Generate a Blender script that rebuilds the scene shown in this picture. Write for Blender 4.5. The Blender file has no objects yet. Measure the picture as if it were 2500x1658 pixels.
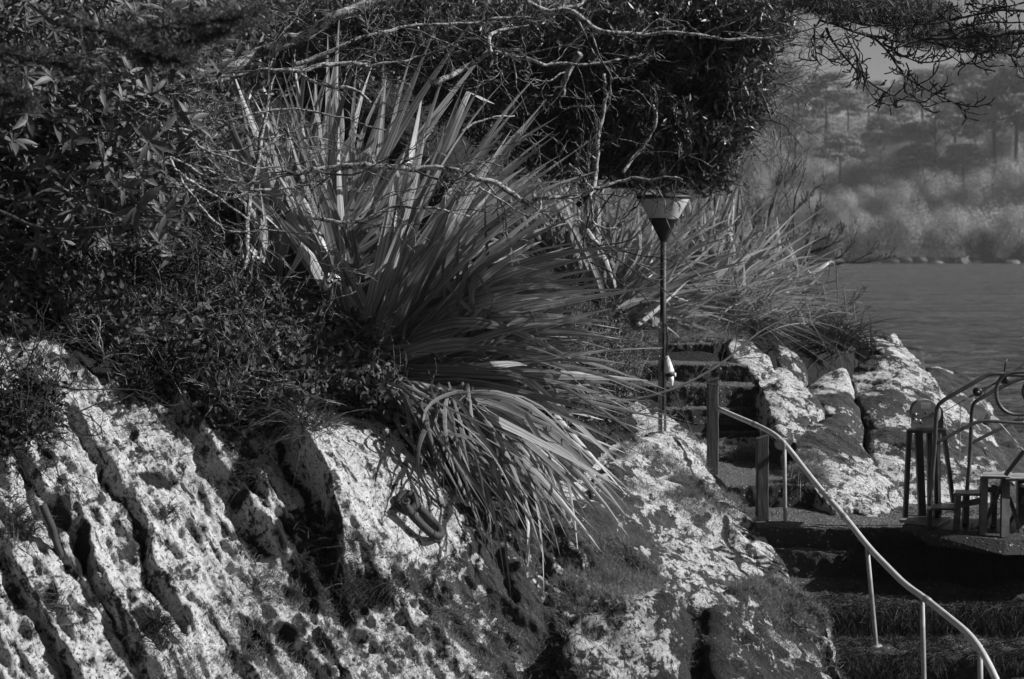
import bpy, bmesh, math, random
import numpy as np
from mathutils import Vector, Matrix

# ------------------------------------------------------------------ camera, sky, sun, exposure
scene = bpy.context.scene
S = 1.7                       # metres per planning unit
HC = 3.0 * S                  # camera height above the water
F = 3472.0                    # focal length in photo pixels (2500 wide)
TH = math.atan(229 / F)
cam = bpy.data.cameras.new('camera'); camo = bpy.data.objects.new('camera', cam)
scene.collection.objects.link(camo); scene.camera = camo
camo.location = (0, 0, HC); camo.rotation_euler = (math.pi / 2 - TH, 0, 0)
cam.sensor_width = 36; cam.lens = 36 * F / 2500; cam.clip_start = .1; cam.clip_end = 6000
cam.dof.use_dof = True; cam.dof.focus_distance = 7.9 * S; cam.dof.aperture_fstop = 2.3
SUN = Vector((0.80, -0.09, 0.56)).normalized()
sun = bpy.data.lights.new('sun', 'SUN'); sun.energy = 5.0; sun.angle = math.radians(.5); sun.color = (1, 1, 1)
suno = bpy.data.objects.new('sun', sun); scene.collection.objects.link(suno)
suno.rotation_euler = SUN.to_track_quat('Z', 'Y').to_euler(); suno.location = (10, 5, 30)
w = bpy.data.worlds.new('World'); scene.world = w; w.use_nodes = True
nt = w.node_tree; bg = nt.nodes['Background']
sk = nt.nodes.new('ShaderNodeTexSky'); sk.sky_type = 'NISHITA'; sk.sun_disc = False
sk.sun_elevation = math.asin(SUN.z); sk.sun_rotation = math.atan2(SUN.x, SUN.y)
bw = nt.nodes.new('ShaderNodeSeparateColor')        # the photograph is black and white through a red filter: only the sky's red counts
nt.links.new(sk.outputs[0], bw.inputs[0]); nt.links.new(bw.outputs[0], bg.inputs[0])
bg.inputs[1].default_value = 0.05
scene.view_settings.view_transform = 'Standard'; scene.view_settings.look = 'None'
scene.view_settings.gamma = 1; scene.view_settings.exposure = 0.55
scene.view_settings.use_curve_mapping = False
scene.render.engine = 'CYCLES'

rng = np.random.default_rng(7); random.seed(7)
col = scene.collection
A = np.array

# ------------------------------------------------------------------ projection helpers
FW = A([0, math.cos(TH), -math.sin(TH)]); UP = A([0, math.sin(TH), math.cos(TH)]); RT = A([1., 0, 0])
def P(u, v, D):
    u = np.asarray(u, float); v = np.asarray(v, float); D = np.asarray(D, float)
    u, v, D = np.broadcast_arrays(u, v, D)
    a = (u - 1250) / F; b = -(v - 829) / F
    d = FW + a[..., None] * RT + b[..., None] * UP
    d = d * (D * S / d[..., 1])[..., None]
    return d + A([0, 0, HC])
def proj(p):
    q = p - A([0, 0, HC]); z = q @ FW
    return 1250 + F * (q @ RT) / z, 829 - F * (q @ UP) / z
def px(D): return D * S / F         # metres per photo pixel at depth D
def c1(x, y): return (.5294 * x, .5294 * y)
def c2(x, y): return (800 + .5294 * x, .5294 * y)
def c3(x, y): return (1600 + .5294 * x, .5294 * y)
def c4(x, y): return (.547 * x, 800 + .547 * y)
def c5(x, y): return (800 + .547 * x, 800 + .547 * y)
def c6(x, y): return (1600 + .547 * x, 800 + .547 * y)
def c8(x, y): return (2150 + .3507 * x, 850 + .3507 * y)

# ------------------------------------------------------------------ noise
def _h(i, j, k):
    n = (i.astype(np.int64) * 73856093) ^ (j.astype(np.int64) * 19349663) ^ (k.astype(np.int64) * 83492791)
    n = (n & 0xffffffff).astype(np.uint64)
    n = (n ^ (n >> np.uint64(15))) * np.uint64(2246822519) & np.uint64(0xffffffff)
    n = (n ^ (n >> np.uint64(13))) * np.uint64(3266489917) & np.uint64(0xffffffff)
    n = n ^ (n >> np.uint64(16))
    return n.astype(float) / 4294967295.0 * 2 - 1
def vnoise(p):
    i = np.floor(p); f = p - i; f = f * f * (3 - 2 * f); i = i.astype(np.int64)
    x, y, z = i[:, 0], i[:, 1], i[:, 2]; fx, fy, fz = f[:, 0], f[:, 1], f[:, 2]
    def lx(j, k): a = _h(x, j, k); return a + (_h(x + 1, j, k) - a) * fx
    a = lx(y, z); a = a + (lx(y + 1, z) - a) * fy
    b = lx(y, z + 1); b = b + (lx(y + 1, z + 1) - b) * fy
    return a + (b - a) * fz
def fbm(p, o=4, g=.5):
    r = 0; a = 1; t = 0
    for k in range(o):
        r = r + a * vnoise(p * 2 ** k + 17.3 * k); t += a; a *= g
    return r / t

# ------------------------------------------------------------------ object helpers
def mesh(name, V, tris=None, quads=None, mat=None, smooth=True, attr=None):
    V = np.asarray(V, np.float32)
    me = bpy.data.meshes.new(name)
    nt_ = 0 if tris is None else len(tris); nq = 0 if quads is None else len(quads)
    me.vertices.add(len(V)); me.vertices.foreach_set('co', V.ravel())
    idx = []; st = []
    if nt_: idx.append(np.asarray(tris, np.int32).ravel()); st.append(np.arange(nt_) * 3)
    if nq: idx.append(np.asarray(quads, np.int32).ravel()); st.append(nt_ * 3 + np.arange(nq) * 4)
    idx = np.concatenate(idx); st = np.concatenate(st).astype(np.int32)
    me.loops.add(len(idx)); me.loops.foreach_set('vertex_index', idx)
    me.polygons.add(nt_ + nq); me.polygons.foreach_set('loop_start', st)
    me.update(calc_edges=True)
    me.polygons.foreach_set('use_smooth', np.full(nt_ + nq, bool(smooth)))
    if attr:
        for k, a in attr.items():
            at = me.attributes.new(k, 'FLOAT', 'POINT'); at.data.foreach_set('value', np.asarray(a, np.float32))
    if mat: me.materials.append(mat)
    me.validate()
    return me
def wloc(o):
    l = Vector((0, 0, 0))
    while o is not None: l += o.location; o = o.parent
    return A(l)
def put(name, me_or_V, tris=None, quads=None, mat=None, parent=None, origin=None, kind=None, smooth=True, attr=None):
    V = np.asarray(me_or_V, float)
    if origin is None:
        if parent is None:
            origin = A([V[:, 0].mean(), V[:, 1].mean(), V[:, 2].min()])
        else: origin = V.mean(0)
    me = mesh(name, V - origin, tris, quads, mat, smooth, attr)
    o = bpy.data.objects.new(name, me); col.objects.link(o)
    base = wloc(parent) if parent else np.zeros(3)
    o.location = Vector(origin - base)
    if parent: o.parent = parent
    if kind: o['kind'] = kind
    return o
def tag(o, label=None, cat=None, group=None, kind=None):
    if label: o['label'] = label
    if cat: o['category'] = cat
    if group: o['group'] = group
    if kind: o['kind'] = kind
    return o
def thing(name, loc, label, cat, group=None):
    o = bpy.data.objects.new(name, None); col.objects.link(o); o.location = Vector(loc); o.empty_display_size = .1
    return tag(o, label, cat, group)

def unit(v): return v / np.maximum(np.linalg.norm(v, axis=-1, keepdims=True), 1e-9)
def leaves(B, D, N, L, W, fold=.25, droop=.0):
    """leaf blades of six triangles: base, two side pairs, tip, folded on the midrib"""
    B = np.asarray(B); n = len(B); D = unit(D); Sd = unit(np.cross(D, N)); N = unit(np.cross(Sd, D))
    L = np.broadcast_to(L, n)[:, None]; W = np.broadcast_to(W, n)[:, None] * .5
    m1 = B + D * L * .45 ; tip = B + D * L - N * L * droop
    s1 = m1 + Sd * W + N * W * fold; s2 = m1 - Sd * W + N * W * fold
    V = np.stack([B, s1, tip, s2], 1).reshape(-1, 3)
    o = np.arange(n)[:, None] * 4
    T = np.concatenate([o + A([0, 1, 2]), o + A([0, 2, 3])], 0)
    return V, T
def leaves_fine(B, D, N, L, W, fold=.3, droop=.15):
    """larger leaves: midrib of five points with two edges, 16 triangles"""
    n = len(B); D = unit(D); Sd = unit(np.cross(D, N)); N = unit(np.cross(Sd, D))
    L = np.broadcast_to(L, n)[:, None]; W = np.broadcast_to(W, n)[:, None] * .5
    ts = [0, .25, .55, .8, 1.0]; ws = [.12, .8, 1.0, .6, .04]
    rows = []
    for t, wd in zip(ts, ws):
        c = B + D * L * t - N * L * droop * t * t
        rows += [c + Sd * W * wd + N * W * wd * fold, c, c - Sd * W * wd + N * W * wd * fold]
    V = np.stack(rows, 1).reshape(-1, 3)
    q = []
    for r in range(4):
        a = r * 3
        q += [[a, a + 1, a + 4, a + 3], [a + 1, a + 2, a + 5, a + 4]]
    Q = (np.arange(n)[:, None, None] * 15 + A(q)[None]).reshape(-1, 4)
    return V, Q
def rv(n, k=None):
    v = rng.normal(size=(n, 3)); return unit(v)
def resample(pts, K):
    pts = np.asarray(pts, float)
    s = np.concatenate([[0], np.cumsum(np.linalg.norm(np.diff(pts, axis=0), axis=1))])
    t = np.linspace(0, s[-1], K)
    return np.stack([np.interp(t, s, pts[:, i]) for i in range(pts.shape[1])], 1)
def smoothpath(pts, K):
    pts = np.asarray(pts, float)
    for _ in range(2):
        q = [pts[0]]
        for a, b in zip(pts[:-1], pts[1:]): q += [a * .75 + b * .25, a * .25 + b * .75]
        q.append(pts[-1]); pts = A(q)
    return resample(pts, K)
def tubes(C, R, sides=4, cap=True):
    """C (N,K,3), R (N,K)"""
    C = np.asarray(C, float); R = np.asarray(R, float); N, K, _ = C.shape
    T = np.zeros_like(C); T[:, 1:-1] = C[:, 2:] - C[:, :-2]; T[:, 0] = C[:, 1] - C[:, 0]; T[:, -1] = C[:, -1] - C[:, -2]
    T = unit(T)
    tm = unit(T.mean(1)); ref = np.where(np.abs(tm[:, 2:3]) > .8, A([[1., 0.1, 0]]), A([[0, 0.05, 1.]]))
    U = unit(np.cross(T, ref[:, None, :])); W_ = np.cross(T, U)
    ang = np.arange(sides) / sides * 2 * math.pi + .3
    V = C[:, :, None, :] + R[:, :, None, None] * (U[:, :, None, :] * np.cos(ang)[None, None, :, None] + W_[:, :, None, :] * np.sin(ang)[None, None, :, None])
    V = V.reshape(-1, 3)
    k = np.arange(K - 1)[:, None]; s = np.arange(sides)[None]
    a = k * sides + s; b = k * sides + (s + 1) % sides
    q = np.stack([a, b, b + sides, a + sides], -1).reshape(-1, 4)
    Q = (np.arange(N)[:, None, None] * (K * sides) + q[None]).reshape(-1, 4)
    T3 = None
    if cap:
        t = []
        for i in range(1, sides - 1): t += [[0, i + 1, i], [(K - 1) * sides, (K - 1) * sides + i, (K - 1) * sides + i + 1]]
        T3 = (np.arange(N)[:, None, None] * (K * sides) + A(t)[None]).reshape(-1, 3)
    return V, Q, T3
class MB:
    def __init__(s): s.V = []; s.T = []; s.Q = []; s.n = 0
    def add(s, V, T=None, Q=None):
        if T is not None and len(T): s.T.append(np.asarray(T) + s.n)
        if Q is not None and len(Q): s.Q.append(np.asarray(Q) + s.n)
        s.V.append(np.asarray(V, float)); s.n += len(V); return s
    def tube(s, pts, r, sides=8, K=None):
        pts = np.asarray(pts, float); K = K or len(pts)
        if K != len(pts): pts = smoothpath(pts, K)
        r = np.interp(np.linspace(0, 1, K), np.linspace(0, 1, np.size(r)), np.atleast_1d(r)) if np.size(r) > 1 else np.full(K, float(np.ravel(r)[0]))
        V, Q, T = tubes(pts[None], r[None], sides); return s.add(V, T, Q)
    def bar(s, p, q, wx, wz, up=(0, 0, 1)):
        p = A(p, float); q = A(q, float); t = unit(q - p); u = np.cross(t, A(up, float))
        if np.linalg.norm(u) < .05: u = np.cross(t, A([0., 1, 0]))
        u = unit(u); v = np.cross(u, t)
        c = []
        for e in (p, q):
            for a, b in ((-1, -1), (1, -1), (1, 1), (-1, 1)): c.append(e + u * a * wx / 2 + v * b * wz / 2)
        return s.add(A(c), None, A([[0, 3, 2, 1], [4, 5, 6, 7], [0, 1, 5, 4], [1, 2, 6, 5], [2, 3, 7, 6], [3, 0, 4, 7]]))
    def lathe(s, c, prof, sides=32, ax=(0, 0, 1)):
        ax = unit(A(ax, float)); u = unit(np.cross(ax, A([.3, .9, .1]))); v = np.cross(ax, u)
        ang = np.arange(sides) / sides * 2 * math.pi
        V = A([A(c) + ax * z + r * (u * math.cos(a) + v * math.sin(a)) for r, z in prof for a in ang])
        K = len(prof); Q = [[k * sides + i, k * sides + (i + 1) % sides, (k + 1) * sides + (i + 1) % sides, (k + 1) * sides + i] for k in range(K - 1) for i in range(sides)]
        return s.add(V, None, A(Q))
    def sheet(s, corners, th, n=A([0, 0, 1.])):
        c = A(corners, float); k = len(c)
        V = np.concatenate([c, c - A(n) * th]); T = []; Q = []
        for i in range(1, k - 1): T += [[0, i, i + 1], [k, k + i + 1, k + i]]
        for i in range(k): j = (i + 1) % k; Q.append([i, i + k, j + k, j])
        return s.add(V, A(T), A(Q))
    def build(s, name, mat, parent=None, kind=None, smooth=True, origin=None):
        V = np.concatenate(s.V)
        return put(name, V, np.concatenate(s.T) if s.T else None, np.concatenate(s.Q) if s.Q else None, mat, parent, origin, kind, smooth)

# ------------------------------------------------------------------ materials (all neutral: a monochrome place)
def M_(name):
    m = bpy.data.materials.new(name); m.use_nodes = True
    return m, m.node_tree, m.node_tree.nodes['Principled BSDF']
def nd(t, typ, **kw):
    n = t.nodes.new(typ)
    for k, v in kw.items(): setattr(n, k, v)
    return n
def math_(t, op, a, b=None, c=None, clamp=False):
    n = t.nodes.new('ShaderNodeMath'); n.operation = op; n.use_clamp = clamp
    for i, x in enumerate((a, b, c)):
        if x is None: continue
        if isinstance(x, (int, float)): n.inputs[i].default_value = x
        else: t.links.new(x, n.inputs[i])
    return n.outputs[0]
def ramp(t, x, pts):
    n = t.nodes.new('ShaderNodeValToRGB'); e = n.color_ramp.elements
    while len(e) < len(pts): e.new(.5)
    for k, (p, v) in zip(e, pts): k.position = p; k.color = (v, v, v, 1)
    t.links.new(x, n.inputs[0]); return n.outputs[0]
def noise(t, vec, scale, detail=4, rough=.5, dist=0):
    n = t.nodes.new('ShaderNodeTexNoise'); n.inputs['Scale'].default_value = scale; n.inputs['Detail'].default_value = detail
    n.inputs['Roughness'].default_value = rough; n.inputs['Distortion'].default_value = dist
    t.links.new(vec, n.inputs['Vector']); return n.outputs['Fac']
def mixv(t, f, a, b):
    n = t.nodes.new('ShaderNodeMix'); n.data_type = 'FLOAT'
    for i, x in ((0, f), (2, a), (3, b)):
        if isinstance(x, (int, float)): n.inputs[i].default_value = x
        else: t.links.new(x, n.inputs[i])
    return n.outputs[0]
def bump(t, h, strength, dist, bsdf):
    b = t.nodes.new('ShaderNodeBump'); b.inputs['Strength'].default_value = strength; b.inputs['Distance'].default_value = dist
    t.links.new(h, b.inputs['Height']); t.links.new(b.outputs[0], bsdf.inputs['Normal']); return b
def strata_coord(t):
    """position rotated so that X runs across the rock layers, Z along them, then squeezed along Z"""
    g = t.nodes.new('ShaderNodeNewGeometry')
    mp = t.nodes.new('ShaderNodeVectorMath'); mp.operation = 'DOT_PRODUCT'; mp.inputs[1].default_value = tuple(ACR)
    ml = t.nodes.new('ShaderNodeVectorMath'); ml.operation = 'DOT_PRODUCT'; ml.inputs[1].default_value = tuple(ALO * .28)
    mn = t.nodes.new('ShaderNodeVectorMath'); mn.operation = 'DOT_PRODUCT'; mn.inputs[1].default_value = tuple(ANO * .7)
    c = t.nodes.new('ShaderNodeCombineXYZ')
    for i, m in enumerate((mp, mn, ml)):
        t.links.new(g.outputs['Position'], m.inputs[0]); t.links.new(m.outputs['Value'], c.inputs[i])
    return g.outputs['Position'], c.outputs[0]
# rock layers dip from upper left to lower right as seen in the photograph
ALO = unit(P(1050, 1500, 6.7) - P(560, 760, 7.6)); ANO = unit(np.cross(ALO, unit(P(1200, 1000, 7.6) - P(700, 1150, 7.1))))
if ANO[2] < 0: ANO = -ANO
ACR = unit(np.cross(ALO, ANO))
if ACR[0] < 0: ACR = -ACR

def mat_rock(name, base=.07, lich=.55, cover=.5, soil_attr=True, blotch=1.0, streak=.5):
    m, t, b = M_(name)
    pos, st = strata_coord(t)
    rawpos = pos; sqv = nd(t, 'ShaderNodeVectorMath', operation='MULTIPLY'); sqv.inputs[1].default_value = (1, .5, 1); t.links.new(pos, sqv.inputs[0]); pos = sqv.outputs[0]
    n1 = noise(t, st, 3.2 * blotch, 8, .62, .4)              # layer streaks
    n2 = noise(t, pos, 5.5 * blotch, 8, .66, .8)               # lichen islands
    n3 = noise(t, pos, 42, 4, .7)                      # speckle
    v = nd(t, 'ShaderNodeTexVoronoi'); v.inputs['Scale'].default_value = 5 * blotch
    wv = nd(t, 'ShaderNodeVectorMath', operation='ADD')
    nn = nd(t, 'ShaderNodeTexNoise'); nn.inputs['Scale'].default_value = 9; nn.inputs['Detail'].default_value = 4
    t.links.new(pos, nn.inputs['Vector']); sc = nd(t, 'ShaderNodeVectorMath', operation='SCALE'); sc.inputs[3].default_value = .16
    t.links.new(nn.outputs['Color'], sc.inputs[0]); t.links.new(pos, wv.inputs[0]); t.links.new(sc.outputs[0], wv.inputs[1])
    t.links.new(wv.outputs[0], v.inputs['Vector'])
    sp = math_(t, 'ADD', math_(t, 'MULTIPLY', n1, streak), math_(t, 'MULTIPLY', n2, 1 - streak))
    sp = math_(t, 'ADD', sp, math_(t, 'MULTIPLY', math_(t, 'SUBTRACT', .35, v.outputs['Distance']), .12))
    n4 = noise(t, pos, 17, 7, .72, .6); n5 = noise(t, st, 11, 7, .7, .3)
    sp = math_(t, 'ADD', math_(t, 'MULTIPLY', sp, .62), math_(t, 'ADD', math_(t, 'MULTIPLY', n4, .38 - .22 * streak), math_(t, 'MULTIPLY', n5, .22 * streak)))
    at = nd(t, 'ShaderNodeAttribute', attribute_name='lichen')
    cv = at.outputs['Fac'] if soil_attr else cover
    thr = math_(t, 'SUBTRACT', .66, math_(t, 'MULTIPLY', cv, .22)) if soil_attr else .66 - .22 * cover
    msk = math_(t, 'MULTIPLY', math_(t, 'SUBTRACT', sp, thr), 40, clamp=True)
    v2 = nd(t, 'ShaderNodeTexVoronoi'); v2.inputs['Scale'].default_value = 3.4; t.links.new(wv.outputs[0], v2.inputs['Vector'])   # round rosettes
    ros = math_(t, 'MULTIPLY', math_(t, 'SUBTRACT', math_(t, 'MULTIPLY', nd_color(t, v2), .32), math_(t, 'ADD', v2.outputs['Distance'], math_(t, 'MULTIPLY', math_(t, 'SUBTRACT', n4, .5), .5))), 34, clamp=True)
    msk = math_(t, 'MAXIMUM', msk, math_(t, 'MULTIPLY', ros, math_(t, 'GREATER_THAN', nd_color(t, v2), .6)))
    holes = ramp(t, n3, [(.37, 0), (.44, 1)])
    st2 = noise(t, st, 14, 5, .7)
    holes = math_(t, 'MULTIPLY', holes, ramp(t, st2, [(.37, .0), (.43, 1)]))
    msk = math_(t, 'MULTIPLY', msk, holes)
    lc = mixv(t, ramp(t, noise(t, pos, 17, 6, .7), [(.3, 0), (.7, 1)]), lich * .55, lich * 1.05)
    bc = mixv(t, ramp(t, noise(t, st, 9, 7, .7), [(.32, 0), (.66, 1)]), base * .25, base * 1.6)
    fs = math_(t, 'MULTIPLY', ramp(t, noise(t, rawpos, 55, 5, .75), [(.53, 0), (.6, 1)]), ramp(t, noise(t, rawpos, 6, 4, .6), [(.4, .1), (.6, 1)]))
    bc = mixv(t, fs, bc, base * 3.6)
    c = mixv(t, msk, bc, lc)
    if soil_attr:
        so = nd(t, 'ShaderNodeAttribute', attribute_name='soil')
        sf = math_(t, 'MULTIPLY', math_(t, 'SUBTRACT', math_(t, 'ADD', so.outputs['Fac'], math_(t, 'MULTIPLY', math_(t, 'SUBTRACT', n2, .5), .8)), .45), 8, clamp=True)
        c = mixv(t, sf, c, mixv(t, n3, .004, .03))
    t.links.new(c, b.inputs['Base Color']); b.inputs['Roughness'].default_value = .85; b.inputs['Specular IOR Level'].default_value = .3
    h = math_(t, 'ADD', math_(t, 'MULTIPLY', noise(t, st, 12, 8, .7), 1.0), math_(t, 'MULTIPLY', noise(t, pos, 30, 6, .75), .5))
    h = math_(t, 'ADD', h, math_(t, 'MULTIPLY', msk, .2))
    bump(t, h, 1.0, .085, b)
    return m
def mat_leaf(name, lo, hi, rough=.45, trans=0.0, scale=3, stripe=False):
    m, t, b = M_(name)
    g = nd(t, 'ShaderNodeNewGeometry'); oi = nd(t, 'ShaderNodeObjectInfo')
    r = math_(t, 'FRACT', math_(t, 'ADD', g.outputs['Random Per Island'], oi.outputs['Random']))
    n = noise(t, g.outputs['Position'], scale, 3, .6)
    f = math_(t, 'MULTIPLY', math_(t, 'ADD', math_(t, 'MULTIPLY', r, r), n), .62, clamp=True)
    c = mixv(t, f, lo, hi)
    if stripe:
        at = nd(t, 'ShaderNodeAttribute', attribute_name='across')
        s1 = math_(t, 'SINE', math_(t, 'MULTIPLY', at.outputs['Fac'], 17))
        s2 = math_(t, 'SINE', math_(t, 'ADD', math_(t, 'MULTIPLY', at.outputs['Fac'], 41), 1.3))
        k = math_(t, 'ADD', math_(t, 'ADD', .8, math_(t, 'MULTIPLY', s1, .28)), math_(t, 'MULTIPLY', s2, .2))
        c = math_(t, 'MULTIPLY', c, k)
    t.links.new(c, b.inputs['Base Color']); b.inputs['Roughness'].default_value = rough
    if trans:
        tr = nd(t, 'ShaderNodeBsdfTranslucent'); mx = nd(t, 'ShaderNodeMixShader'); mx.inputs[0].default_value = trans
        t.links.new(math_(t, 'MULTIPLY', c, 1.5), tr.inputs[0]); out = t.nodes['Material Output']
        t.links.new(b.outputs[0], mx.inputs[1]); t.links.new(tr.outputs[0], mx.inputs[2]); t.links.new(mx.outputs[0], out.inputs[0])
    return m
def mat_bark(name, lo=.02, hi=.08, lich=.42, cover=.5, scale=22):
    m, t, b = M_(name); g = nd(t, 'ShaderNodeNewGeometry'); p = g.outputs['Position']
    n = noise(t, p, scale, 5, .7, .5); n2 = noise(t, p, scale * 3.2, 4, .7)
    k = math_(t, 'ADD', math_(t, 'MULTIPLY', n, .6), math_(t, 'MULTIPLY', n2, .4))
    msk = math_(t, 'MULTIPLY', math_(t, 'SUBTRACT', k, .62 - .24 * cover), 18, clamp=True)
    c = mixv(t, msk, mixv(t, n2, lo, hi), mixv(t, n2, lich * .6, lich))
    t.links.new(c, b.inputs['Base Color']); b.inputs['Roughness'].default_value = .9
    bump(t, k, .8, .012, b); return m
def mat_plain(name, lo, hi, rough=.6, metal=0, scale=12, bmp=.0, bd=.01, detail=6, contrast=.2, spec=.5):
    m, t, b = M_(name); g = nd(t, 'ShaderNodeNewGeometry'); p = g.outputs['Position']
    n = noise(t, p, scale, detail, .68, .3)
    c = mixv(t, ramp(t, n, [(.5 - contrast, 0), (.5 + contrast, 1)]), lo, hi)
    t.links.new(c, b.inputs['Base Color']); b.inputs['Roughness'].default_value = rough; b.inputs['Metallic'].default_value = metal
    b.inputs['Specular IOR Level'].default_value = spec
    if bmp: bump(t, n, bmp, bd, b)
    return m
def mat_steps(name):
    m, t, b = M_(name); g = nd(t, 'ShaderNodeNewGeometry'); p = g.outputs['Position']
    v = nd(t, 'ShaderNodeTexVoronoi'); v.inputs['Scale'].default_value = 26; t.links.new(p, v.inputs['Vector'])
    n = noise(t, p, 3.5, 6, .7); n2 = noise(t, p, 60, 4, .7)
    peb = ramp(t, v.outputs['Distance'], [(.1, 1), (.42, 0)])
    sel = ramp(t, nd_color(t, v), [(.62, 0), (.72, 1)])
    c = mixv(t, math_(t, 'MULTIPLY', peb, sel), mixv(t, n2, .014, .075), .36)
    # wear and sunlight painted into the treads as paler colour; risers keep moss
    sx = nd(t, 'ShaderNodeSeparateXYZ'); t.links.new(g.outputs['True Normal'], sx.inputs[0])
    at = nd(t, 'ShaderNodeAttribute', attribute_name='worn_lit')
    wf = math_(t, 'MULTIPLY', at.outputs['Fac'], ramp(t, n, [(.3, .35), (.55, 1)]))
    c = mixv(t, wf, c, mixv(t, math_(t, 'MULTIPLY', peb, .8), mixv(t, n2, .04, .13), .34))
    t.links.new(c, b.inputs['Base Color']); b.inputs['Roughness'].default_value = .9; b.inputs['Specular IOR Level'].default_value = .25
    h = math_(t, 'ADD', math_(t, 'MULTIPLY', peb, .6), n2); bump(t, h, 1, .03, b)
    return m
def nd_color(t, v):
    b = nd(t, 'ShaderNodeRGBToBW'); t.links.new(v.outputs['Color'], b.inputs[0]); return b.outputs[0]

ROCK = mat_rock('rock_lichen', .035, .72)
BOULD = mat_rock('boulder_lichen', .04, .7, .42, True, .8, .15)
BOULDF = mat_rock('boulder_mossy', .022, .6, .25, True, .9, .15)
STEP = mat_steps('mossy_concrete')
FLAX = mat_leaf('flax_leaf', .05, .56, .42, .4, 2, True)
FLAXD = mat_leaf('flax_dead', .06, .26, .7, .2, 2, True)
RHOD = mat_leaf('rhododendron_leaf', .015, .085, .55, .15)
SHRUB = mat_leaf('shrub_leaf', .010, .10, .42, .12, 1.2)
IVY = mat_leaf('ivy_leaf', .008, .085, .62, .12, 2)
HEATH = mat_leaf('heath_leaf', .006, .022, .8, .0, 5)
GRASS = mat_leaf('grass_blade', .06, .34, .6, .3, 3)
GRASSD = mat_leaf('grass_dark', .015, .07, .7, .2, 3)
MOSS = mat_leaf('moss_blade', .010, .05, .8, .1, 4)
HAIR = mat_leaf('hair_lichen', .06, .24, .8, .25, 4)
BARKL = mat_bark('lichened_bark', .015, .07, .42, .62, 20)
BARKD = mat_bark('dark_bark', .008, .03, .1, .3, 14)
TWIG = mat_bark('twig_bark', .015, .06, .26, .5, 10)
TWIGD = mat_plain('dark_twig', .006, .02, .8)
# ================================================================== GROUND
def tps_fit(X, Z, lam=.02):
    n = len(X); d = np.linalg.norm(X[:, None] - X[None], axis=-1); K = np.where(d > 0, d * d * np.log(d + 1e-12), 0) + lam * np.eye(n)
    Pm = np.c_[np.ones(n), X]; L = np.zeros((n + 3, n + 3)); L[:n, :n] = K; L[:n, n:] = Pm; L[n:, :n] = Pm.T
    return np.linalg.solve(L, np.r_[Z, 0, 0, 0])
def tps_eval(c, X, Q):
    out = np.empty(len(Q))
    for i in range(0, len(Q), 40000):
        q = Q[i:i + 40000]; d = np.linalg.norm(q[:, None] - X[None], axis=-1)
        out[i:i + 40000] = np.where(d > 1e-9, d * d * np.log(d + 1e-12), 0) @ c[:len(X)] + c[-3] + q @ c[-2:]
    return out
CP = [(-900,1900,4.6),(-400,1800,5.2),(0,1658,5.7),(400,1658,5.85),(800,1658,6.05),(1100,1658,6.25),(1350,1658,6.35),(1600,1760,6.1),(1900,1850,5.9),(2300,1900,5.8),
(-400,1300,6.0),(0,1250,6.3),(400,1250,6.65),(800,1250,6.95),(1100,1380,6.85),(1300,1500,6.7),(-400,900,6.6),(0,850,7.1),(300,900,7.35),(650,1000,7.5),
(850,1000,7.6),(1050,1100,7.5),(1250,1220,7.5),(1400,1300,7.7),(1380,1080,8.7),(1550,1100,9.3),(1500,980,10.0),(1600,1200,8.6),(1700,1330,7.9),(1850,1520,7.2),(2000,1650,6.7),
(0,600,8.0),(500,650,8.7),(900,760,9.0),(1200,850,9.7),(1400,870,10.8),(0,300,9.5),(600,300,11.2),(1100,400,12.8),(1400,600,13.2),(1550,710,13),(1520,800,11.9),
(1700,805,12.0),(1620,650,16),(1720,662,17),(-1000,0,13),(0,0,13),(800,0,16),(1300,250,20),(1800,735,14),(1900,720,14.5),(2000,760,13),(1900,672,18),
(2150,900,11.6),(2280,1040,10.4),(2380,1180,9.2),(1900,880,11.2),(2000,1000,10.2),(2100,1150,9.2)]
CP = A(CP, float)
XYZ = P(CP[:, 0], CP[:, 1], CP[:, 2]) / S
for i_, (u_, v_, d_) in enumerate(CP):
    if u_ > 1880 and 740 < v_ < 1300: XYZ[i_, 2] -= .42
    elif u_ >= 1800 and 700 < v_ < 740: XYZ[i_, 2] -= .12
W3 = A([(1.0,11.3,2.0),(1.7,11.3,2.0),(1.2,10.2,1.5),(1.9,10.4,1.6),(1.3,9.2,1.15),(2.0,9.2,1.1),(1.6,8.3,1.0),(2.4,8.3,1.0),(1.7,7.5,.7),(2.6,7.4,.7),(3.4,7.6,.5),(2.5,6.6,.2),(3.3,6.2,0),
(4.2,11,-.4),(4.1,12.5,-.5),(4.0,14.2,-.5),(3.9,16,-.5),(3.2,18.5,-.5),(3.8,9,-.2),(4.4,8,-.6),(2.3,22,-.6),(.5,25,1.0),(-2,26,7),(5.5,14,-1),(5.5,9,-1),(5,6,-1),(6.5,20,-1.2),(3.4,24,-1),(2,28,-1)])
PTS = np.r_[XYZ, W3]
TC = tps_fit(PTS[:, :2], PTS[:, 2])
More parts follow.
